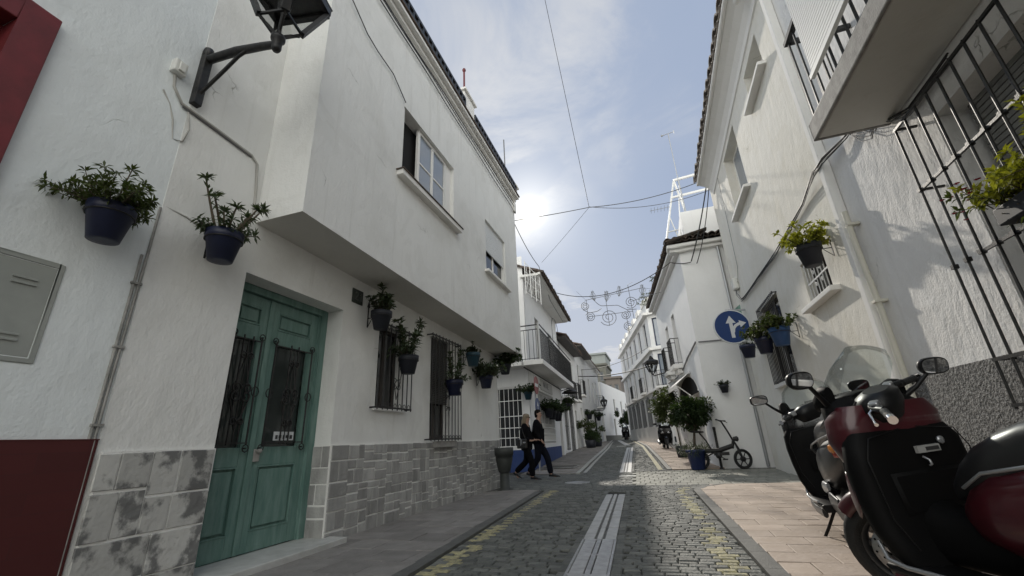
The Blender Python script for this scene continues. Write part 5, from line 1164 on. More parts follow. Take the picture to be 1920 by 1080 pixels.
l2 = thing('wall_lantern', 'black lantern on a bracket projecting from the bicycle house down the street', 'street lamp', (.5, 20.5, 3.5))
mb = MB(); mb.tube([(.72, 20.5, 3.62), (.3, 20.5, 3.55), (.05, 20.5, 3.5)], .025, 6); mb.tube([(.72, 20.5, 3.3), (.4, 20.5, 3.52)], .015, 6); mb.build('arm', 'iron', l2)
lantern_head(l2, Vector((.05, 20.5, 3.5)), .82)
l3 = thing('wall_lantern', 'small dark lantern silhouetted against the end house on the left', 'street lamp', (-4.6, 37, 3.2))
mb = MB(); mb.tube([(-5.0, 37.5, 3.15), (-4.3, 37.5, 3.15), (-4.2, 37.5, 3.25)], .03, 6); mb.build('arm', 'iron', l3); lantern_head(l3, Vector((-4.2, 37.5, 3.25)), .85)
lh = thing('lamp_hood', 'open iron lamp hood ring under the corner shop balcony', 'street lamp', (-4.2, 21.6, 3.1))
mb = MB(); mb.lathe([(.05, .2), (.3, .12), (.42, .0), (.40, .0), (.28, .1), (.05, .18)], 14, (-4.05, 21.7, 3.15)); mb.tube([(-4.5, 21.7, 3.3), (-4.05, 21.7, 3.4), (-4.05, 21.7, 3.3)], .02, 6); mb.build('hood', 'iron', lh)
# blue mandatory sign
sgn = thing('road_sign', 'round blue road sign with white straight on and right turn arrows', 'road sign', (2.2, 12.6, 3.6))
SC = onp = Vector((2.27, 12.6, 3.66)); TSg = Matrix.Translation(SC) @ Matrix.Rotation(R(8), 4, 'Z') @ Matrix.Rotation(R(90), 4, 'X')
r_ = .47
mb = MB(TSg); mb.prism([(r_ * math.cos(2 * math.pi * k / 40), r_ * math.sin(2 * math.pi * k / 40)) for k in range(40)], 0, .02); mb.build('disc', 'sign_blue', sgn)
mb = MB(TSg); n = 40
for k in range(n):
    a, b = 2 * math.pi * k / n, 2 * math.pi * (k + 1) / n
    P = lambda r, t, z: (r * math.cos(t), r * math.sin(t), z)
    mb.add([P(r_ * .95, a, .023), P(r_ * 1.0, a, .023), P(r_ * 1.0, b, .023), P(r_ * .95, b, .023), P(r_ * 1.03, a, .0), P(r_ * 1.03, b, .0)], [(0, 1, 2, 3), (1, 4, 5, 2)])
def arrow(mb, pts, w_, hw, hl, z=.024):
    pts = [Vector((*p, 0)) for p in pts]
    for i in range(len(pts) - 1):
        def off(j):
            d = (pts[min(j + 1, len(pts) - 1)] - pts[max(j - 1, 0)]).normalized(); return Vector((-d.y, d.x, 0)) * w_
        a, b = pts[i], pts[i + 1]; mb.add([a + off(i) + Vector((0, 0, z)), a - off(i) + Vector((0, 0, z)), b - off(i + 1) + Vector((0, 0, z)), b + off(i + 1) + Vector((0, 0, z))], [(0, 1, 2, 3)])
    d = (pts[-1] - pts[-2]).normalized(); nrm = Vector((-d.y, d.x, 0)); e = pts[-1]
    mb.add([e + nrm * hw - d * hl * .12 + Vector((0, 0, z)), e - nrm * hw - d * hl * .12 + Vector((0, 0, z)), e + d * hl + Vector((0, 0, z))], [(0, 1, 2)])
k_ = r_ / .47
arrow(mb, [(-.02, -.31), (-.02, .0), (-.02, .12)], .045, .13, .19)
arrow(mb, [(.0, -.16), (.03, -.05), (.09, .02), (.17, .06), (.22, .065)], .038, .10, .15, .025)
mb.build('arrows', 'sign_white', sgn)
mb = MB(); mb.bar((2.2, 12.64, 4.14), (2.70, 12.64, 4.10), .05, .04); mb.bar((2.3, 12.64, 3.36), (2.70, 12.64, 3.36), .04, .04); mb.tube([(2.29, 12.645, 3.2), (2.29, 12.645, 4.16)], .025, 8); mb.build('bracket', 'galv', sgn)
px_ = thing('plexiglass_panel', 'pale green translucent panel fixed to the wall edge behind the blue road sign', 'panel', (2.62, 12.9, 3.6))
mb = MB(); mb.add([(2.66, 12.95, 4.35), (2.46, 12.95, 4.2), (2.46, 12.95, 3.5), (2.66, 12.95, 3.3)], [(0, 1, 2, 3)]); mb.build('sheet', 'tile_green', px_, solid=.012)
# no-entry + plate on a pole by the shop corner
ne = thing('sign_pole', 'grey pole with an edge on no entry sign and round plate at the shop corner', 'road sign', (-3.82, 14.15, .05))
mb = MB(); mb.tube([(-3.82, 14.15, .03), (-3.82, 14.15, 3.05)], .03, 8); mb.build('pole', 'galv', ne)
for z, m1, nm in ((2.74, 'sign_red', 'no_entry_disc'), (2.02, 'sign_blue', 'round_plate')):
    TN = Matrix.Translation((-3.80, 14.12, z)) @ Matrix.Rotation(R(91), 4, 'Z') @ Matrix.Rotation(R(90), 4, 'X')
    mb = MB(TN); mb.prism([(.30 * math.cos(2 * math.pi * k / 32), .30 * math.sin(2 * math.pi * k / 32)) for k in range(32)], .03, .045); d = mb.build(nm, m1, ne)
    mb = MB(TN)
    if m1 == 'sign_red': mb.box(-.22, .22, -.055, .055, .0455, .049)
    else: arrow(mb, [(0, -.2), (0, .05)], .03, .1, .14, .049)
    mb.build('white_bar' if m1 == 'sign_red' else 'arrow', 'sign_white', d)
# litter bin
lb = thing('litter_bin', 'dark grey litter bin on a post in front of the stone base', 'litter bin', (-3.33, 9.38, 0))
c = (-3.33, 9.38, 0)
mb = MB(); mb.lathe([(.002, 0), (.17, 0), (.17, .025), (.105, .05), (.10, .36), (.002, .36)], 18, c); mb.build('pedestal', 'bin', lb)
mb = MB(); mb.lathe([(.002, .345), (.10, .35), (.13, .38), (.185, .62), (.19, .70), (.205, .70), (.21, .86), (.195, .865), (.185, .80), (.002, .78)], 22, c); mb.build('bucket', 'bin', lb)
mb = MB()
for i in range(7):
    a = rnd.uniform(0, 6.28); q = Vector((c[0] + .09 * math.cos(a), c[1] + .09 * math.sin(a), .83)); vs = [q + Vector((rnd.uniform(-.07, .07), rnd.uniform(-.07, .07), rnd.uniform(-.02, .06))) for _ in range(6)]
    mb.add(vs, [(0, 1, 2), (1, 3, 2), (2, 3, 4), (3, 5, 4), (0, 2, 4)])
o = mb.build('litter', 'bag_white'); setp(o, 'crumpled white litter poking out of the grey bin', 'litter')

# overhead wires
WG = 'wires spanning the street'
cable('overhead_wire', catenary((-3.25, 10.4, 7.0), (-1.1, 12.0, 7.85), .02) + catenary((-1.1, 12.0, 7.85), (2.62, 13.0, 8.6), .18)[1:], .012, 'cable_grey', 'twisted overhead wire crossing from the sunlit corner to the right eaves', 'wire', WG)
cable('overhead_wire', catenary((-1.1, 12.0, 7.87), (2.7, 13.2, 8.3), .28), .009, 'cable_grey', 'second slacker wire hanging below the twisted overhead wire', 'wire', WG)
cable('overhead_wire', [(-1.1, 12.0, 7.85), (-1.37, 9, 13.37), (-1.6, 6, 18.5)], .008, 'cable', 'steep wire rising out of the top of the view from the wire junction', 'wire', WG)
cable('overhead_wire', catenary((-1.1, 12.0, 7.85), (-3.3, 14.3, 7.25), .02), .006, 'cable_grey', 'thin straight wire from the wire junction down to the corner shop roof', 'wire', WG)
cable('overhead_wire', catenary((-3.12, 10.4, 6.9), (-3.42, 14.3, 7.12), .12, 16) + [(-3.78, 17.5, 6.78), (-4.02, 21.4, 6.78)], .012, 'cable_grey', 'wire running from the overhanging house along the corner shop eaves', 'wire', WG)
cable('overhead_wire', catenary((-3.45, 16.5, 6.82), (1.15, 14.1, 6.38), .62) + catenary((1.15, 14.1, 6.38), (1.75, 13.9, 6.2), .05)[1:], .014, 'cable', 'sagging black wire between the corner shop eaves and the bicycle house', 'wire', WG)
cable('overhead_wire', catenary((1.75, 13.85, 6.2), (2.55, 13.1, 8.4), .12), .02, 'cable', 'thick cable climbing from the bicycle house to the cream house eaves', 'wire', WG)
cable('overhead_wire', catenary((1.9, 13.85, 6.1), (2.62, 13.1, 8.35), .22), .014, 'cable', 'slack cable beside the thick cable at the cream house eaves', 'wire', WG)
cable('overhead_wire', catenary((-4.7, 30.5, 5.6), (.1, 27.6, 6.2), .35), .02, 'cable_grey', 'upper distant wire between the left houses and the three storey building', 'wire', WG)
cable('overhead_wire', catenary((-4.5, 27.5, 4.75), (.4, 22.5, 4.35), .22), .028, 'cable', 'thick lower distant wire between the left houses and the far lantern', 'wire', WG)
# christmas light frames
gl = thing('garland_frame', 'wire scroll light garland hanging across the street', 'light garland', (-1.2, 18, 6.2))
mb = MB(); Yg = 18.0
def sp(cx, cz, r, t=2.2, sx=1, a0=0.): return [(cx + sx * r * (1 - .80 * i / 30) * math.cos(a0 + t * 2 * math.pi * i / 30), Yg, cz + r * (1 - .80 * i / 30) * math.sin(a0 + t * 2 * math.pi * i / 30)) for i in range(31)]
for cx, cz, r, sx, a0 in ((-2.33, 6.45, .20, 1, 1.5), (-2.17, 5.93, .22, -1, .5), (-1.40, 5.82, .38, 1, 3.6), (-.68, 5.83, .21, -1, 2), (-.63, 5.32, .20, 1, 1.3), (-.40, 6.36, .28, 1, 4)): mb.tube(sp(cx, cz, r, 2.2, sx, a0), .014, 5)
for pts in ([(-2.33, 6.72), (.18, 6.92)], [(-2.27, 6.75), (-2.27, 5.75)], [(-1.43, 7.0), (-1.40, 5.45)], [(-.42, 7.15), (-.36, 5.6)], [(-2.2, 5.95), (-.35, 5.95)], [(-.4, 6.38), (.35, 6.55), (1.0, 6.62)], [(-.66, 5.9), (-.63, 5.1)]): mb.tube([(x, Yg, z) for x, z in pts], .012, 5)
mb.tube([(-2.0 + .36 * (i / 10) * 1.2, Yg, 6.78 - .42 * math.sin(i / 10 * 1.6)) for i in range(11)] + [(-.95, Yg, 6.3), (-.6, Yg, 6.05), (-.2, Yg, 6.02)], .014, 5)
mb.tube([(-2.45, Yg, 6.3), (-2.2, Yg, 6.12), (-1.85, Yg, 6.15), (-1.65, Yg, 6.25)], .014, 5)
mb.build('scrolls', 'wire_frame', gl)
mb = MB()
for cx, cz, s in ((-1.9, 6.85, -1), (-1.4, 6.75, 1), (-.85, 6.9, 1), (.1, 6.82, 1)):
    for i in range(7): mb.tube([(cx, Yg, cz - .2), (cx + s * .12 * math.sin(i * .5), Yg, cz - .05 + i * .012), (cx + s * .05 * i * .4, Yg, cz + .24)], .006, 4)
    mb.tube([(cx, Yg, cz - .22), (cx + s * .2, Yg, cz), (cx + s * .05, Yg, cz + .28), (cx - s * .08, Yg, cz), (cx, Yg, cz - .22)], .010, 5)
mb.build('leaf_shapes', 'garland_leaf', gl)
mb = MB()
for x0, z0, x1, z1 in ((-2.3, 6.75, -2.6, 7.35), (-.42, 7.15, -.2, 7.4), (.18, 6.92, .9, 7.0), (-1.43, 7.0, -1.4, 7.2)): mb.tube([(x0, Yg, z0), (x1, Yg + (-.4 if z1 > 7.1 else 0), z1 - .3)], .006, 4)
mb.build('hanging_wire', 'cable_grey', gl)
g2 = thing('garland_frame', 'folded white light frame hanging beside the roof of the corner shop', 'light garland', (-3.7, 14.2, 6.4))
mb = MB()
def L2(t, z): return (-3.92 + .42 * t, 14.1 + .5 * t, z)
for t in (0, .35, .7, 1): mb.tube([L2(t, 7.35 - .55 * t), L2(t, 6.05 - .35 * t)], .016, 5)
for q in (0, .3, .6, .95): mb.tube([L2(0, 7.3 - 1.25 * q), L2(1, 6.75 - 1.0 * q)], .014, 5)
for i in range(5): mb.tube([L2(.1 + .2 * i, 7.1 - .1 * i), L2(.2 + .16 * i, 6.6 - .08 * i), L2(.05 + .2 * i, 6.2 - .06 * i)], .009, 5)
mb.build('lattice', 'white_metal', g2)
# ================================================================== SCOOTERS
def sell(n, a, b, p): # superellipse outline
    out = []
    for k in range(n):
        t = 2 * math.pi * k / n; c, s = math.cos(t), math.sin(t); out.append((a * abs(c) ** (2 / p) * (1 if c >= 0 else -1), b * abs(s) ** (2 / p) * (1 if s >= 0 else -1)))
    return out
def loft_x(mb, secs, n=20, m=0):
    """sections (x, half width, z bottom, z top, exponent[, y shift])"""
    mb.loft([[(q[0], (q[5] if len(q) > 5 else 0) + y, (q[2] + q[3]) / 2 + z) for y, z in sell(n, q[1], (q[3] - q[2]) / 2, q[4])] for q in secs], m)
def loft_z(mb, secs, n=24, m=0):
    """sections (z, x centre, half length, half width, exponent)"""
    mb.loft([[(q[1] + x, y, q[0]) for x, y in sell(n, q[2], q[3], q[4])] for q in secs], m)
def wheel(par, x, r, wd, nm='wheel', disc=True, T=None):
    A = (T or Matrix()) @ Matrix.Translation((x, 0, r)) @ Matrix.Rotation(R(90), 4, 'X')
    mb = MB(A); prof = []
    for k in range(13):
        t = math.pi * (k / 12); prof.append((r - wd * .55 + wd * .55 * math.sin(t), -wd / 2 * math.cos(t)))
    mb.lathe(prof + [(r * .66, wd * .34), (r * .66, -wd * .34), prof[0]], 40, m=0, caps=False); w_ = mb.build(nm, 'rubber', par, local=True)
    mb = MB(A); mb.lathe([(r * .68, -wd * .36), (r * .60, -wd * .30), (r * .58, 0), (r * .60, wd * .30), (r * .68, wd * .36)], 32, caps=False); mb.lathe([(.002, -.05), (.045, -.05), (.05, 0), (.045, .05), (.002, .05)], 16)
    for k in range(5):
        a = 2 * math.pi * k / 5
        for da in (-.13, .13): mb.bar((.04 * math.cos(a + da * 3), .04 * math.sin(a + da * 3), 0), (r * .6 * math.cos(a + da), r * .6 * math.sin(a + da), 0), .026, .03)
    mb.build('rim', 'moto_grey', w_, local=True)
    if disc:
        mb = MB(A); z = wd * .5
        for zz in (z, -z):
            mb.lathe([(r * .33, zz - .003), (r * .50, zz - .003), (r * .50, zz + .003), (r * .33, zz + .003), (r * .33, zz - .003)], 40, caps=False)
            for k in range(22):
                a = 2 * math.pi * k / 22; q = r * (.38 if k % 2 else .45); mb.lathe([(.002, zz - .0045), (.006, zz - .0045), (.006, zz + .0045), (.002, zz + .0045)], 8, (q * math.cos(a), q * math.sin(a), 0), 1)
            for k in range(5): a = 2 * math.pi * k / 5; mb.bar((.05 * math.cos(a), .05 * math.sin(a), zz), (r * .36 * math.cos(a + .3), r * .36 * math.sin(a + .3), zz), .018, .005)
        mb.build('brake_disc', ['silver', 'black_matt'], w_, local=True)
    return w_
def rot_on_axis(px, deg, lean=R(26)):
    ax = Vector((-math.sin(lean), 0, math.cos(lean))); return Matrix.Translation((px, 0, .6)) @ Matrix.Rotation(R(deg), 4, ax) @ Matrix.Translation((-px, 0, -.6))
def maxi_scooter(label, loc, heading, paint='moto_red', steer=38, lean=0., group=None, side='moto_red', screen=True, s=1., mirror_z=1.18):
    """heading degrees from +X; local x forward, y left"""
    t = thing('motor_scooter', label, 'motor scooter', loc, R(heading), group)
    t.rotation_euler = (R(-lean), 0, R(heading)); t.scale = (s, s, s)
    S = rot_on_axis(.52, steer); B = lambda mb, n, m, p=None, **k: mb.build(n, m, p or t, local=True, **k)
    wheel(t, -.74, .275, .135)
    wheel(t, .61, .285, .115, T=S)
    # steered parts
    mb = MB(S); ring = []
    for k in range(15):
        a = R(46 + k * 7.7); c, q = math.cos(a), math.sin(a); rr = .305 + .015 * math.sin(k / 14 * 3.1); wd = .085 * (.55 + .45 * math.sin(max(.15, k / 14) * 3.0))
        ring.append([(.61 + (rr + dz) * c, y, .285 + (rr + dz) * q) for y, dz in ((-wd, -.05), (-wd * .9, -.005), (-wd * .5, .022), (0, .03), (wd * .5, .022), (wd * .9, -.005), (wd, -.05), (wd * .85, -.05), (wd * .75, -.015), (0, .01), (-wd * .75, -.015), (-wd * .85, -.05))])
    mb.loft(ring); B(mb, 'front_fender', paint)
    mb = MB(S)
    for y in (-.085, .085): mb.tube([(.61, y, .285), (.54, y, .50), (.50, y * .9, .64)], [.022, .026, .026], 10); mb.lathe([(.002, -.02), (.03, -.02), (.03, .02), (.002, .02)], 10, (.61, y, .285), 0, Matrix.Rotation(R(90), 4, 'X'))
    B(mb, 'fork', 'black_plastic')
    mb = MB(S); loft_z(mb, [(1.0, .40, .10, .13, 2.6), (1.07, .385, .11, .17, 2.4), (1.125, .375, .10, .15, 2.4), (1.15, .37, .06, .09, 2.2)]); mb.tube([(.39, .13, 1.09), (.36, .22, 1.10), (.30, .28, 1.10)], .022, 8); mb.tube([(.39, -.13, 1.09), (.36, -.22, 1.10), (.30, -.28, 1.10)], .022, 8); hb = B(mb, 'handlebar', 'black_plastic')
    for y in (1, -1):
        mb = MB(S); a, b = Vector((.315, .255 * y, 1.10)), Vector((.265, .39 * y, 1.09)); mb.tube([a, b], .019, 12); B(mb, 'grip', 'rubber', hb)
        mb = MB(S); mb.tube([b, b + (b - a).normalized() * .035], .021, 12); B(mb, 'bar_end', 'chrome', hb)
        mb = MB(S); mb.tube([(.36, .22 * y, 1.10), (.375, .27 * y, 1.09), (.345, .36 * y, 1.075), (.33, .405 * y, 1.07)], [.010, .009, .007, .009], 8); B(mb, 'brake_lever', 'chrome', hb)
        mb = MB(S); mb.box(.33, .375, .20 * y - .03, .20 * y + .03, 1.09, 1.135); B(mb, 'switch_block', 'silver', hb, bevel=.008)
    # fixed front body
    mb = MB(); loft_z(mb, [(.70, .44, .11, .24, 2.6), (.78, .455, .13, .285, 2.7), (.88, .455, .145, .325, 2.8), (1.0, .44, .135, .325, 2.8), (1.07, .42, .10, .27, 2.6)]); B(mb, 'front_cowl', paint)
    mb = MB(); loft_z(mb, [(.40, .44, .07, .13, 2.6), (.50, .45, .09, .18, 2.6), (.62, .45, .10, .22, 2.6), (.70, .45, .11, .235, 2.6)]); B(mb, 'lower_cowl', 'black_matt')
    mb = MB(); loft_z(mb, [(.27, .33, .06, .25, 3), (.34, .345, .07, .30, 3), (.45, .375, .08, .335, 3.2), (.60, .39, .09, .35, 3.4), (.74, .39, .09, .355, 3.6), (.86, .38, .085, .345, 3.2), (.93, .385, .075, .30, 2.8)]); B(mb, 'leg_shield', 'black_matt')
    mb = MB(); mb.box(.275, .292, -.11, .03, .80, .835); sk = B(mb, 'warning_label', 'sticker'); 
    mb = MB(); mb.box(.2725, .2745, -.10, -.02, .808, .826); B(mb, 'label_print', 'print', sk)
    mb = MB(); mb.loft([[(.300 - .02 * (k > 1), y, z) for y, z in ((-.20, .52), (.20, .52), (.22, .72), (-.22, .72))] for k in (0,)] + [[(.285, y, z) for y, z in ((-.185, .54), (.185, .54), (.205, .705), (-.205, .705))]]); gb = B(mb, 'glove_box', 'black_matt', None)
    for hose in ([(.40, .12, 1.07), (.47, .16, 1.09), (.50, .10, 1.03)], [(.38, -.10, 1.08), (.46, -.16, 1.10), (.50, -.08, 1.04)], [(.36, .2, 1.09), (.43, .22, 1.0), (.40, .16, .93)]):
        mb = MB(); mb.tube(hose, .006, 6); B(mb, 'brake_hose', 'rubber')
    mb = MB(); mb.lathe([(.002, 0), (.018, 0), (.020, .012), (.002, .014)], 14, (.292, -.14, .85), 0, Matrix.Rotation(R(-90), 4, 'Y')); mb.box(.272, .284, -.145, -.135, .835, .865); B(mb, 'ignition_switch', 'silver')
    mb = MB(); mb.tube([(.29, .0, .78), (.262, .0, .765), (.258, .0, .745), (.27, 0, .738)], .006, 6); B(mb, 'bag_hook', 'silver')
    for y in (1, -1):
        mb = MB(); mb.tube([(.31, .05 * y, .93), (.30, .27 * y, .90), (.298, .32 * y, .80), (.292, .30 * y, .52), (.27, .24 * y, .38)], .003, 5); B(mb, 'seam', 'black_plastic')
    for y in (1, -1):
        mb = MB(); loft_x(mb, [(.47, .035, .76, .88, 2.4, .235 * y), (.54, .05, .74, .89, 2.4, .19 * y), (.585, .03, .76, .85, 2.2, .13 * y)], 14); B(mb, 'headlight', 'lens')
        mb = MB(); loft_x(mb, [(.42, .012, .56, .70, 2.4, .335 * y), (.47, .02, .50, .74, 2.4, .31 * y), (.52, .012, .54, .66, 2.2, .275 * y)], 12); B(mb, 'cowl_flash', paint if paint == 'moto_red' else 'moto_grey')
    # dashboard cowl with a raised hood on each side
    mb = MB(); loft_z(mb, [(1.0, .47, .14, .29, 2.8), (1.07, .49, .11, .285, 2.8), (1.12, .52, .06, .25, 2.6)]); loft_x(mb, [(.60, .045, 1.05, 1.15, 2.4, .21), (.52, .05, 1.05, 1.20, 2.4, .235), (.47, .03, 1.08, 1.19, 2.4, .245)], 12); loft_x(mb, [(.60, .045, 1.05, 1.15, 2.4, -.21), (.52, .05, 1.05, 1.20, 2.4, -.235), (.47, .03, 1.08, 1.19, 2.4, -.245)], 12)
    loft_x(mb, [(.60, .12, 1.06, 1.14, 2.4), (.50, .13, 1.06, 1.155, 2.4), (.46, .11, 1.08, 1.145, 2.4)], 16); db = B(mb, 'dashboard', 'black_matt')
    mb = MB(); mb.box(.457, .462, -.08, .08, 1.085, 1.135); B(mb, 'instrument_glass', 'dark_glass', db)
    if screen:
        mb = MB(); cols = 12; rows_ = []
        for i in range(8):
            v = i / 7; z = 1.10 + .31 * v; hw = .255 - .05 * v - (.06 * max(0, v - .75) / .25 if v > .75 else 0); xc = .64 - .20 * v
            rows_.append([(xc - .06 * (abs(2 * j / cols - 1)) ** 2, hw * (2 * j / cols - 1), z - .05 * v * abs(2 * j / cols - 1) ** 3) for j in range(cols + 1)])
        c1 = cols + 1; mb.add([p for q in rows_ for p in q], [(i * c1 + j, i * c1 + j + 1, i * c1 + c1 + j + 1, i * c1 + c1 + j) for i in range(7) for j in range(cols)], 0, True)
        o = B(mb, 'windscreen', 'clear', solid=.004)
    for y in (1, -1):
        dz = mirror_z - 1.18
        mb = MB(); mb.tube([(.50, .24 * y, 1.07), (.45, .33 * y, 1.11 + dz * .5), (.42, .40 * y, 1.15 + dz)], [.02, .014, .012], 8)
        TMi = Matrix.Translation((.41, .455 * y, 1.19 + dz)) @ Matrix.Rotation(R(8 * y), 4, 'Z') @ Matrix.Rotation(R(-7), 4, 'Y')
        mb.T = TMi; loft_x(mb, [(-.012, .085, -.048, .048, 3), (.0, .09, -.052, .052, 3), (.03, .075, -.042, .042, 2.6), (.045, .03, -.02, .02, 2)], 20); mr_ = B(mb, 'mirror', 'black_plastic')
        mb = MB(TMi); mb.add([(-.0145, a, b) for a, b in sell(20, .078, .042, 3)], [tuple(range(20))[::-1]]); B(mb, 'mirror_glass', 'mirror', mr_)
    # tunnel, floor boards, seat, tail
    mb = MB(); loft_x(mb, [(.40, .15, .28, .62, 2.6), (.22, .125, .28, .54, 2.6), (.05, .125, .28, .56, 2.6), (-.08, .14, .28, .66, 2.6)]); B(mb, 'tunnel', 'black_matt')
    mb = MB()
    for y in (1, -1):
        mb.loft([[(x, y * a, z) for a, z in ((.10, .25), (.10, .30), (.29, .31), (.31, .30), (.29, .25))] for x in (-.30, -.05, .30, .42)], 0)
    fb = B(mb, 'footboard', 'black_plastic'); mb = MB()
    for y in (1, -1): mb.tube([(.44, .29 * y, .40), (.40, .305 * y, .325), (.30, .315 * y, .312), (-.02, .315 * y, .312), (-.22, .31 * y, .33)], .011, 8)
    B(mb, 'edge_trim', 'silver', fb)
    mb = MB()
    for y in (1, -1): loft_x(mb, [(.40, .012, .20, .27, 2.4, .29 * y), (.1, .02, .19, .265, 2.4, .295 * y), (-.22, .02, .20, .28, 2.4, .29 * y)], 10)
    B(mb, 'side_skirt', side)
    mb = MB(); loft_x(mb, [(0.160, 0.050, 0.580, 0.680, 2.400), (0.080, 0.090, 0.600, 0.770, 2.600), (-0.030, 0.140, 0.640, 0.850, 2.800), (-0.150, 0.165, 0.680, 0.910, 3.000), (-0.270, 0.170, 0.720, 0.955, 3.000), (-0.390, 0.165, 0.760, 0.980, 2.800), (-0.570, 0.150, 0.800, 0.985, 2.800), (-0.770, 0.125, 0.840, 0.970, 2.600), (-0.900, 0.070, 0.880, 0.950, 2.400)]); B(mb, 'seat', 'seat')
    mb = MB(); loft_x(mb, [(0.130, 0.080, 0.450, 0.590, 2.600), (0.050, 0.150, 0.410, 0.670, 2.600), (-0.090, 0.205, 0.380, 0.755, 2.800), (-0.290, 0.228, 0.390, 0.800, 2.800), (-0.490, 0.222, 0.450, 0.830, 2.800), (-0.710, 0.180, 0.570, 0.855, 2.600), (-0.910, 0.130, 0.690, 0.880, 2.600), (-0.990, 0.090, 0.750, 0.860, 2.400)]); B(mb, 'side_panel', side)
    mb = MB()
    for y in (1, -1): mb.tube([(.03, .15 * y, .67), (-.11, .208 * y, .745), (-.31, .222 * y, .785), (-.59, .20 * y, .83), (-.89, .135 * y, .875)], .008, 6)
    B(mb, 'trim_strip', 'silver')
    mb = MB(); mb.tube([(-.72, .17, .92), (-.95, .15, .98), (-1.10, .07, 1.0), (-1.10, -.07, 1.0), (-.95, -.15, .98), (-.72, -.17, .92)], .015, 8); B(mb, 'grab_rail', 'silver' if paint != 'moto_black' else 'moto_grey')
    mb = MB()
    for y in (1, -1): loft_x(mb, [(-.88, .01, .70, .80, 2.4, .185 * y), (-1.0, .02, .70, .82, 2.4, .14 * y), (-1.115, .03, .735, .82, 2.4, .06 * y)], 12)
    B(mb, 'tail_light', 'lens_red')
    mb = MB()
    for y in (1, -1): loft_x(mb, [(-.84, .008, .74, .79, 2.4, .195 * y), (-.90, .012, .72, .80, 2.4, .180 * y), (-.94, .006, .74, .79, 2.4, .172 * y)], 10)
    B(mb, 'indicator', 'lens_amber')
    mb = MB(); loft_x(mb, [(-.10, .12, .20, .42, 2.6), (-.35, .16, .18, .48, 2.6), (-.60, .15, .20, .48, 2.6), (-.80, .12, .20, .40, 2.6)]); loft_x(mb, [(-.25, .05, .22, .38, 2.6, .17), (-.5, .06, .20, .40, 2.6, .18), (-.78, .05, .22, .36, 2.6, .17)]); eg = B(mb, 'engine', 'black_plastic')
    mb = MB(); loft_x(mb, [(-.30, .012, .30, .40, 2.4, .225), (-.42, .02, .28, .42, 2.4, .23), (-.62, .012, .29, .39, 2.4, .225)], 14); B(mb, 'engine_cover', 'moto_grey', eg)
    mb = MB()
    loft_x(mb, [(-.17, .01, .42, .48, 2.4, .21), (-.25, .03, .39, .49, 2.4, .22), (-.36, .012, .42, .48, 2.4, .22)], 12); B(mb, 'passenger_peg', 'silver', eg)
    mb = MB(); mb.lathe([(.03, -.05), (.075, 0), (.085, .1), (.085, .42), (.06, .47), (.02, .48)], 18, (-.48, -.22, .28), 0, Matrix.Rotation(R(-80), 4, 'Y')); B(mb, 'silencer', 'silver')
    mb = MB(); mb.tube([(-.86, .11, .75), (-.80, .135, .5), (-.74, .14, .29)], .025, 10); mb.tube([(-.86, -.11, .75), (-.80, -.135, .5), (-.74, -.14, .29)], .025, 10); loft_x(mb, [(-.95, .07, .50, .66, 2.4), (-1.08, .075, .38, .58, 2.4), (-1.16, .07, .30, .46, 2.4)], 12); B(mb, 'rear_mudguard', 'black_plastic')
    mb = MB(); mb.tube([(-.10, .20, .24), (-.04, .28, .10), (.0, .33, .02)], .013, 8); mb.bar((.0, .33, .02), (.05, .37, .015), .03, .012); B(mb, 'side_stand', 'black_plastic')
    return t
# near red one: front axle over (.90, 2.80), pointing 30 degrees left of the street
def place(fx, fy, hd, **k):
    h = R(hd); return (fx - .76 * math.cos(h) * k.get('s', 1), fy - .76 * math.sin(h) * k.get('s', 1), .022)
maxi_scooter('dark red maxi scooter with clear windscreen, nearest on the right pavement', place(1.145, 3.42, 115), 115, 'moto_red', 32, 4, None, 'moto_red', True, 1.0, 1.23)
maxi_scooter('black scooter with grey side panels parked just beyond the red one', place(1.74, 5.9, 83, s=1.05), 83, 'moto_black', 30, 5, None, 'moto_grey', True, 1.05, 1.24)
maxi_scooter('black and white scooter parked facing down the street beyond the potted tree', (.12, 23.2, gz(22.9) + .02), -84, 'moto_black', -8, 2, None, 'moto_grey', True, .95)
maxi_scooter('tiny distant motor scooter with its headlamp catching the sun at the street end', (-3.25, 44.2, gz(44) + .02), -80, 'moto_black', 0, 0, None, 'moto_grey', True, 1.05)

# ---- folding electric bicycle and the post beside it
bk = thing('folding_bicycle', 'black folding electric bicycle leaning by the blue potted tree', 'bicycle', (1.42, 13.62, .012), R(-14)); bk.scale = (1.2, 1.2, 1.2)
B = lambda mb, n, m, p=None, **k: mb.build(n, m, p or bk, local=True, **k)
def bwheel(x, y=0., yaw=0.):
    A = Matrix.Translation((x, y, .21)) @ Matrix.Rotation(R(yaw), 4, 'Z') @ Matrix.Rotation(R(90), 4, 'X')
    mb = MB(A); mb.tube([(.185 * math.cos(k * math.pi / 16), .185 * math.sin(k * math.pi / 16), 0) for k in range(32)], .027, 8, 0, True); w_ = B(mb, 'wheel', 'rubber')
    mb = MB(A); mb.lathe([(.16, -.012), (.165, .012), (.15, .012), (.15, -.012), (.16, -.012)], 28, caps=False); mb.lathe([(.002, -.035), (.055, -.03), (.055, .03), (.002, .035)], 14)
    for k in range(6): a = math.pi * k / 3; mb.bar((.05 * math.cos(a), .05 * math.sin(a), 0), (.155 * math.cos(a), .155 * math.sin(a), 0), .018, .014)
    B(mb, 'rim', 'iron', w_)
bwheel(-.43); bwheel(.47, .05, 35)
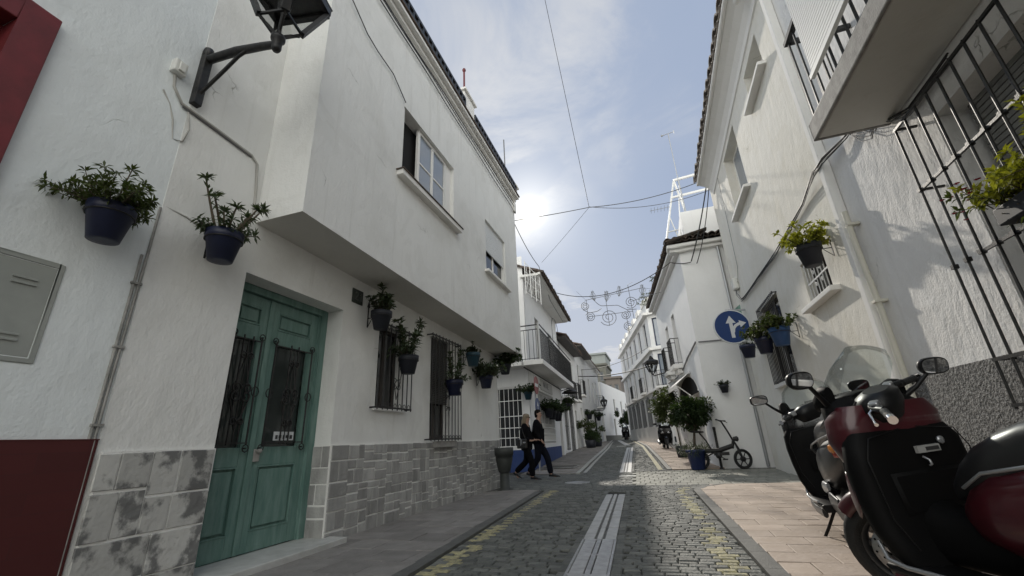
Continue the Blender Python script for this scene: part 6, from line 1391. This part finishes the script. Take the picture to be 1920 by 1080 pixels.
mb = MB(); mb.tube([(-.30, 0, .40), (.0, 0, .40), (.33, 0, .50)], [.045, .05, .05], 10); mb.tube([(.30, 0, .44), (.36, .01, .62)], .032, 10); mb.tube([(-.3, 0, .40), (-.43, .05, .21)], .018, 8); mb.tube([(-.3, 0, .40), (-.43, -.05, .21)], .018, 8); mb.tube([(-.05, 0, .38), (-.43, .05, .21)], .015, 8); mb.tube([(-.05, 0, .38), (-.43, -.05, .21)], .015, 8); mb.box(-.10, .22, -.035, .035, .30, .37); B(mb, 'frame', 'iron')
mb = MB(); mb.tube([(-.12, 0, .38), (-.22, 0, .62), (-.34, 0, .80)], .017, 8); B(mb, 'seat_post', 'iron')
mb = MB(); loft_x(mb, [(-.24, .025, .80, .835, 2.2), (-.36, .05, .80, .85, 2.4), (-.50, .085, .81, .865, 2.6), (-.54, .06, .82, .86, 2.2)], 14); B(mb, 'saddle', 'leather')
mb = MB(); mb.tube([(.47, .08, .21), (.43, .05, .42), (.36, .01, .60)], .016, 8); mb.tube([(.47, .0, .21), (.41, .0, .42), (.36, .01, .60)], .016, 8); mb.tube([(.35, .01, .6), (.27, .0, .82), (.18, -.02, 1.04)], .019, 8); B(mb, 'fork_and_stem', 'iron')
hb = MB(); hb.tube([(.05, .24, 1.08), (.17, .0, 1.05), (.28, -.26, 1.03)], .013, 8); hb.tube([(.06, .24, 1.08), (.04, .30, 1.085)], .019, 8); hb.tube([(.27, -.24, 1.03), (.30, -.30, 1.025)], .019, 8); hb.tube([(.10, .16, 1.06), (.18, .22, 1.0)], .008, 6); hb.tube([(.26, -.16, 1.03), (.33, -.22, .99)], .008, 6); B(hb, 'handlebar', 'iron')
mb = MB(); mb.tube([(0.0, -.06, .30), (.13, -.07, .22)], .010, 6); mb.box(.08, .18, -.14, -.07, .205, .23); mb.lathe([(.002, -.01), (.07, -.008), (.07, .008), (.002, .01)], 18, (.0, -.05, .30), 0, Matrix.Rotation(R(90), 4, 'X')); mb.tube([(-.02, .06, .30), (-.14, .07, .38)], .010, 6); mb.box(-.19, -.09, .07, .14, .37, .395); B(mb, 'crank', 'iron')
mb = MB(); loft_x(mb, [(.36, .04, .60, .68, 2.4), (.44, .05, .58, .70, 2.4), (.47, .03, .61, .67, 2.2)], 12); B(mb, 'lamp', 'iron')
mb = MB(); mb.tube([(-.64 + .0, 0, .32), (-.56, 0, .42), (-.43, 0, .455), (-.3, 0, .42)], .025, 6); B(mb, 'mudguard', 'iron')
po = thing('bollard', 'slim black post standing behind the folding bicycle', 'post', (1.44, 13.80, .02))
mb = MB(); mb.lathe([(.055, 0), (.055, .03), (.035, .035), (.035, 1.02), (.04, 1.03), (.04, 1.09), (.002, 1.10)], 12, (1.44, 13.80, .02)); mb.build('post', 'iron', po)

# ================================================================== PEOPLE
def skinned(name, J, edges, m, parent, sub=2, root=None):
    names = list(J); bm = bmesh.new(); sk = bm.verts.layers.skin.verify(); V = {}
    for n in names:
        v = bm.verts.new(J[n][0]); r = J[n][1]; v[sk].radius = r if isinstance(r, tuple) else (r, r); V[n] = v
    for a, b in edges: bm.edges.new((V[a], V[b]))
    bm.verts.ensure_lookup_table(); V[root or names[0]][sk].use_root = True
    me = bpy.data.meshes.new(name); bm.to_mesh(me); bm.free(); o = bpy.data.objects.new(name + '_tmp', me); sc.collection.objects.link(o)
    o.modifiers.new('skin', 'SKIN').use_smooth_shade = True; md = o.modifiers.new('s', 'SUBSURF'); md.levels = sub; md.render_levels = sub
    dg = bpy.context.evaluated_depsgraph_get(); dg.update(); me2 = bpy.data.meshes.new_from_object(o.evaluated_get(dg)); bpy.data.objects.remove(o); bpy.data.meshes.remove(me)
    me2.materials.clear(); me2.materials.append(M[m])
    for p in me2.polygons: p.use_smooth = True
    o = bpy.data.objects.new(name, me2); sc.collection.objects.link(o); o.parent = parent; ROOT[o.name] = Matrix(); return o
def person(label, loc, rz, h, woman, arms):
    p = thing('person', label, 'person', loc, R(rz)); k = h / 1.78; V = lambda x, y, z: (x * k, y * k, z * k)
    sh = .165 if woman else .195
    J = {'pelvis': (V(0, 0, .96), .10 * k), 'waist': (V(.01, 0, 1.12), .10 * k), 'chest': (V(.015, 0, 1.34), .115 * k), 'neck': (V(.025, 0, 1.49), .062 * k), 'headb': (V(.045, 0, 1.575), .070 * k), 'head': (V(.05, 0, 1.66), .090 * k), 'crown': (V(.035, 0, 1.725), .072 * k)}
    E = [('pelvis', 'waist'), ('waist', 'chest'), ('chest', 'neck'), ('neck', 'headb'), ('headb', 'head'), ('head', 'crown')]
    legs = {'l': [(0, .085, .92), (.20, .085, .53), (.27, .08, .10), (.42, .08, .045)], 'r': [(0, -.085, .92), (-.02, -.09, .50), (-.31, -.09, .17), (-.21, -.09, .04)]}
    if woman: legs = {'r': [(0, -.08, .92), (.15, -.085, .52), (.16, -.08, .10), (.31, -.08, .045)], 'l': [(0, .08, .92), (-.05, .085, .50), (-.40, .085, .22), (-.31, .085, .06)]}
    for s, q in legs.items():
        for i, (n, r) in enumerate((('hip', .085), ('knee', .058), ('ank', .04), ('toe', .035))): J[n + s] = (V(*q[i]), r * k)
        E += [('pelvis', 'hip' + s), ('hip' + s, 'knee' + s), ('knee' + s, 'ank' + s), ('ank' + s, 'toe' + s)]
    for s, q in arms.items():
        sg_ = 1 if s == 'l' else -1
        pts = [(.0, sg_ * sh, 1.43)] + q
        for i, (n, r) in enumerate((('sho', .058), ('elb', .04), ('wri', .026), ('palm', .032))): J[n + s] = (V(*pts[i]), r * k if n != 'palm' else (.02 * k, .036 * k))
        E += [('chest', 'sho' + s), ('sho' + s, 'elb' + s), ('elb' + s, 'wri' + s), ('wri' + s, 'palm' + s)]
    body = skinned('body', J, E, 'skin', p)
    # five fingers, nose, ears, lips and eyes belong to the body mesh
    fm = MB()
    for s, q in arms.items():
        w_, pl = Vector(V(*q[1])), Vector(V(*q[2])); d = (pl - w_).normalized(); side = Vector((0, 0, 1)).cross(d); side = side.normalized() if side.length > .1 else Vector((1, 0, 0)); dn = d.cross(side)
        for i in range(4):
            b0 = pl + side * (.024 - .016 * i) * k; l = (.062, .072, .068, .052)[i] * k; fm.tube([b0, b0 + d * l * .5, b0 + d * l * .8 + dn * l * .25 * -1, b0 + d * l * .9 - dn * l * .55], [.009 * k, .0085 * k, .008 * k, .006 * k], 6)
        b0 = w_.lerp(pl, .5) + side * .026 * k; fm.tube([b0, b0 + (d * .5 + side * .8) * .03 * k, b0 + (d + side * .6) * .05 * k], [.011 * k, .010 * k, .007 * k], 6)
    fm.loft([[V(.125, y, z) for y, z in ((0, 1.668), (.010, 1.650), (0, 1.646), (-.010, 1.650))], [V(.152, y, z) for y, z in ((0, 1.655), (.011, 1.640), (0, 1.635), (-.011, 1.640))]], 0)
    for y in (1, -1): fm.loft([[V(.03 + .018 * math.cos(t), y * .083, 1.655 + .03 * math.sin(t)) for t in [i * .785 for i in range(8)]], [V(.03 + .016 * math.cos(t), y * .094, 1.655 + .028 * math.sin(t)) for t in [i * .785 for i in range(8)]]])
    fm.tube([V(.124, .022, 1.612), V(.134, 0, 1.612), V(.124, -.022, 1.612)], .006 * k, 6, 1)
    for y in (1, -1): fm.lathe([(.001, -.008), (.008, 0), (.001, .008)], 8, V(.122, .032 * y, 1.672), 2)
    fo = fm.build('face_and_fingers', ['skin', 'petal', 'black_matt'], None)
    bm = bmesh.new(); bm.from_mesh(body.data); bm.from_mesh(fo.data)
    ms = list(fo.data.polygons); n0 = len(body.data.polygons); bm.faces.ensure_lookup_table()
    for i, pl in enumerate(ms): bm.faces[n0 + i].material_index = pl.material_index
    bm.to_mesh(body.data); bm.free(); body.data.materials.append(M['petal']); body.data.materials.append(M['black_matt']); me_ = fo.data; bpy.data.objects.remove(fo); bpy.data.meshes.remove(me_)
    # trousers
    T_ = {'pelvis': (V(0, 0, .98), (.125 * k, .150 * k))}; TE_ = []
    for s, q in legs.items():
        a = Vector(q[2]) * 1.0
        T_['hip' + s] = (V(q[0][0], q[0][1] * .95, q[0][2] - .04), .120 * k); T_['knee' + s] = (V(*q[1]), .092 * k); T_['ank' + s] = (V(*a), .080 * k); TE_ += [('pelvis', 'hip' + s), ('hip' + s, 'knee' + s), ('knee' + s, 'ank' + s)]
    skinned('trousers', T_, TE_, 'cloth_black' if woman else 'jeans', p)
    lo = .74 if woman else .84
    Jk = {'hem': (V(-.01, 0, lo), (.185 * k, .20 * k)), 'waist': (V(.01, 0, 1.1), (.165 * k, .18 * k)), 'chest': (V(.015, 0, 1.33), (.165 * k, .195 * k)), 'collar': (V(.022, 0, 1.525), .086 * k)}; JE = [('hem', 'waist'), ('waist', 'chest'), ('chest', 'collar')]
    for s, q in arms.items():
        sg_ = 1 if s == 'l' else -1; w_ = Vector(q[1]) * .88 + Vector(q[0]) * .12
        Jk['sho' + s] = (V(0, sg_ * sh, 1.42), .088 * k); Jk['elb' + s] = (V(*q[0]), .070 * k); Jk['cuf' + s] = (V(*w_), .052 * k); JE += [('chest', 'sho' + s), ('sho' + s, 'elb' + s), ('elb' + s, 'cuf' + s)]
    skinned('jacket', Jk, JE, 'cloth_black2', p, root='waist')
    for s, q in legs.items():
        mb = MB(); a, t_ = Vector(V(*q[2])), Vector(V(*q[3])); d = t_ - a; dxy = Vector((d.x, d.y, 0)).normalized(); tilt = R(0) if a.z < .12 * k else math.atan2(a.z - .1 * k, .2)
        heel = a - dxy * .055 * k - Vector((0, 0, .055 * k)); tip = t_ + dxy * .10 * k - Vector((0, 0, .012 * k))
        rings = []
        for u, w2, hh in ((-.02, .028, .05), (.1, .038, .075), (.35, .042, .085), (.65, .045, .055), (.9, .036, .035), (1, .015, .015)):
            c = heel.lerp(tip, u); rings.append([c + Vector((0, y, z + hh * k * .5)) for y, z in sell(12, w2 * k, hh * k * .5, 2.4)])
        mb.loft(rings); mb.build('shoe', 'shoe', p, local=True)
    # hair
    mb = MB(); c = Vector(V(.035, 0, 1.68))
    rings = []
    if woman:
        for z, a, b, dx in ((1.475, .05, .085, -.055), (1.52, .062, .098, -.05), (1.58, .07, .105, -.042), (1.64, .083, .104, -.022), (1.70, .098, .102, -.004), (1.745, .092, .088, .0), (1.775, .062, .06, -.005), (1.787, .02, .02, -.01)):
            rings.append([(V(.03 + dx, 0, z)[0] + x * k, y * k, z * k) for x, y in sell(18, a, b, 2.2)])
        mb.loft(rings)
        for i in range(46):
            a = rnd.uniform(1.2, 5.1); x, y = math.cos(a), math.sin(a); mb.tube([V(.02 + .075 * x, .098 * y, 1.72), V(-.01 + .085 * x, .108 * y, 1.6), V(-.025 + .085 * x + rnd.uniform(-.02, .02), .105 * y, 1.46 + rnd.uniform(-.03, .03))], [.008 * k, .012 * k, .003 * k], 5)
    else:
        for z, a, b, dx in ((1.57, .045, .07, -.042), (1.63, .062, .088, -.036), (1.69, .080, .094, -.022), (1.735, .090, .088, -.006), (1.77, .07, .066, -.004), (1.788, .025, .025, -.006)):
            rings.append([(V(.03 + dx, 0, z)[0] + x * k, y * k, z * k) for x, y in sell(18, a, b, 2.2)])
        mb.loft(rings)
    mb.build('hair', 'hair_blond' if woman else 'hair_dark', p, local=True)
    if woman:
        mb = MB()
        for y in (1, -1): mb.loft([[V(.128, y * .034 + a, 1.672 + b) for a, b in sell(12, .028, .021, 2.5)], [V(.134, y * .034 + a, 1.672 + b) for a, b in sell(12, .026, .019, 2.5)]]); mb.tube([V(.128, y * .062, 1.676), V(.05, y * .094, 1.67)], .004 * k, 5)
        mb.tube([V(.132, .01, 1.675), V(.132, -.01, 1.675)], .004 * k, 5); mb.build('sunglasses', 'dark_glass', p, local=True)
        mb = MB(); mb.loft([[V(.128, -.035, 1.47), V(.135, .0, 1.47), V(.128, .035, 1.47)], [V(.158, -.02, 1.30), V(.160, .0, 1.29), V(.158, .02, 1.30)]], 0, False, False); mb.build('blouse', 'sign_white', p, local=True)
    return p
person('man in dark jacket and jeans walking behind the blonde woman', (-3.22, 11.95, .012), 2, 1.78, False, {'l': [(-.10, .24, 1.15), (.03, .25, .92), (.06, .25, .84)], 'r': [(.0, -.24, 1.14), (.14, -.2, .95), (.19, -.18, .88)]})
person('blonde woman in sunglasses and long black jacket striding past the litter bin', (-3.42, 11.45, .012), -2, 1.66, True, {'l': [(.04, .21, 1.13), (.22, .15, 1.05), (.30, .12, 1.06)], 'r': [(-.03, -.215, 1.12), (.20, -.17, 1.03), (.28, -.13, 1.05)]})
hg = thing('handbag', 'black shoulder bag with silver buckles hanging at the woman\'s side', 'handbag', (-3.32, 11.2, .8))
mb = MB(frame(-3.48, 11.20, 0, -2)); mb.box(-.12, .15, -.05, .05, .80, 1.03); mb.build('bag', 'leather', hg, bevel=.025, seg=3)
mb = MB(frame(-3.48, 11.20, 0, -2)); mb.tube([(-.10, 0, 1.0), (-.08, .0, 1.2), (-.02, .07, 1.395), (.05, .0, 1.2), (.12, 0, 1.0)], .010, 6); mb.build('strap', 'leather', hg)
mb = MB(frame(-3.48, 11.20, 0, -2)); mb.box(-.01, .0, -.056, -.05, .87, 1.06); mb.box(.06, .13, -.056, -.05, .93, .96); mb.box(.02, .03, -.056, -.05, .9, 1.02); mb.build('buckle', 'chrome', hg)
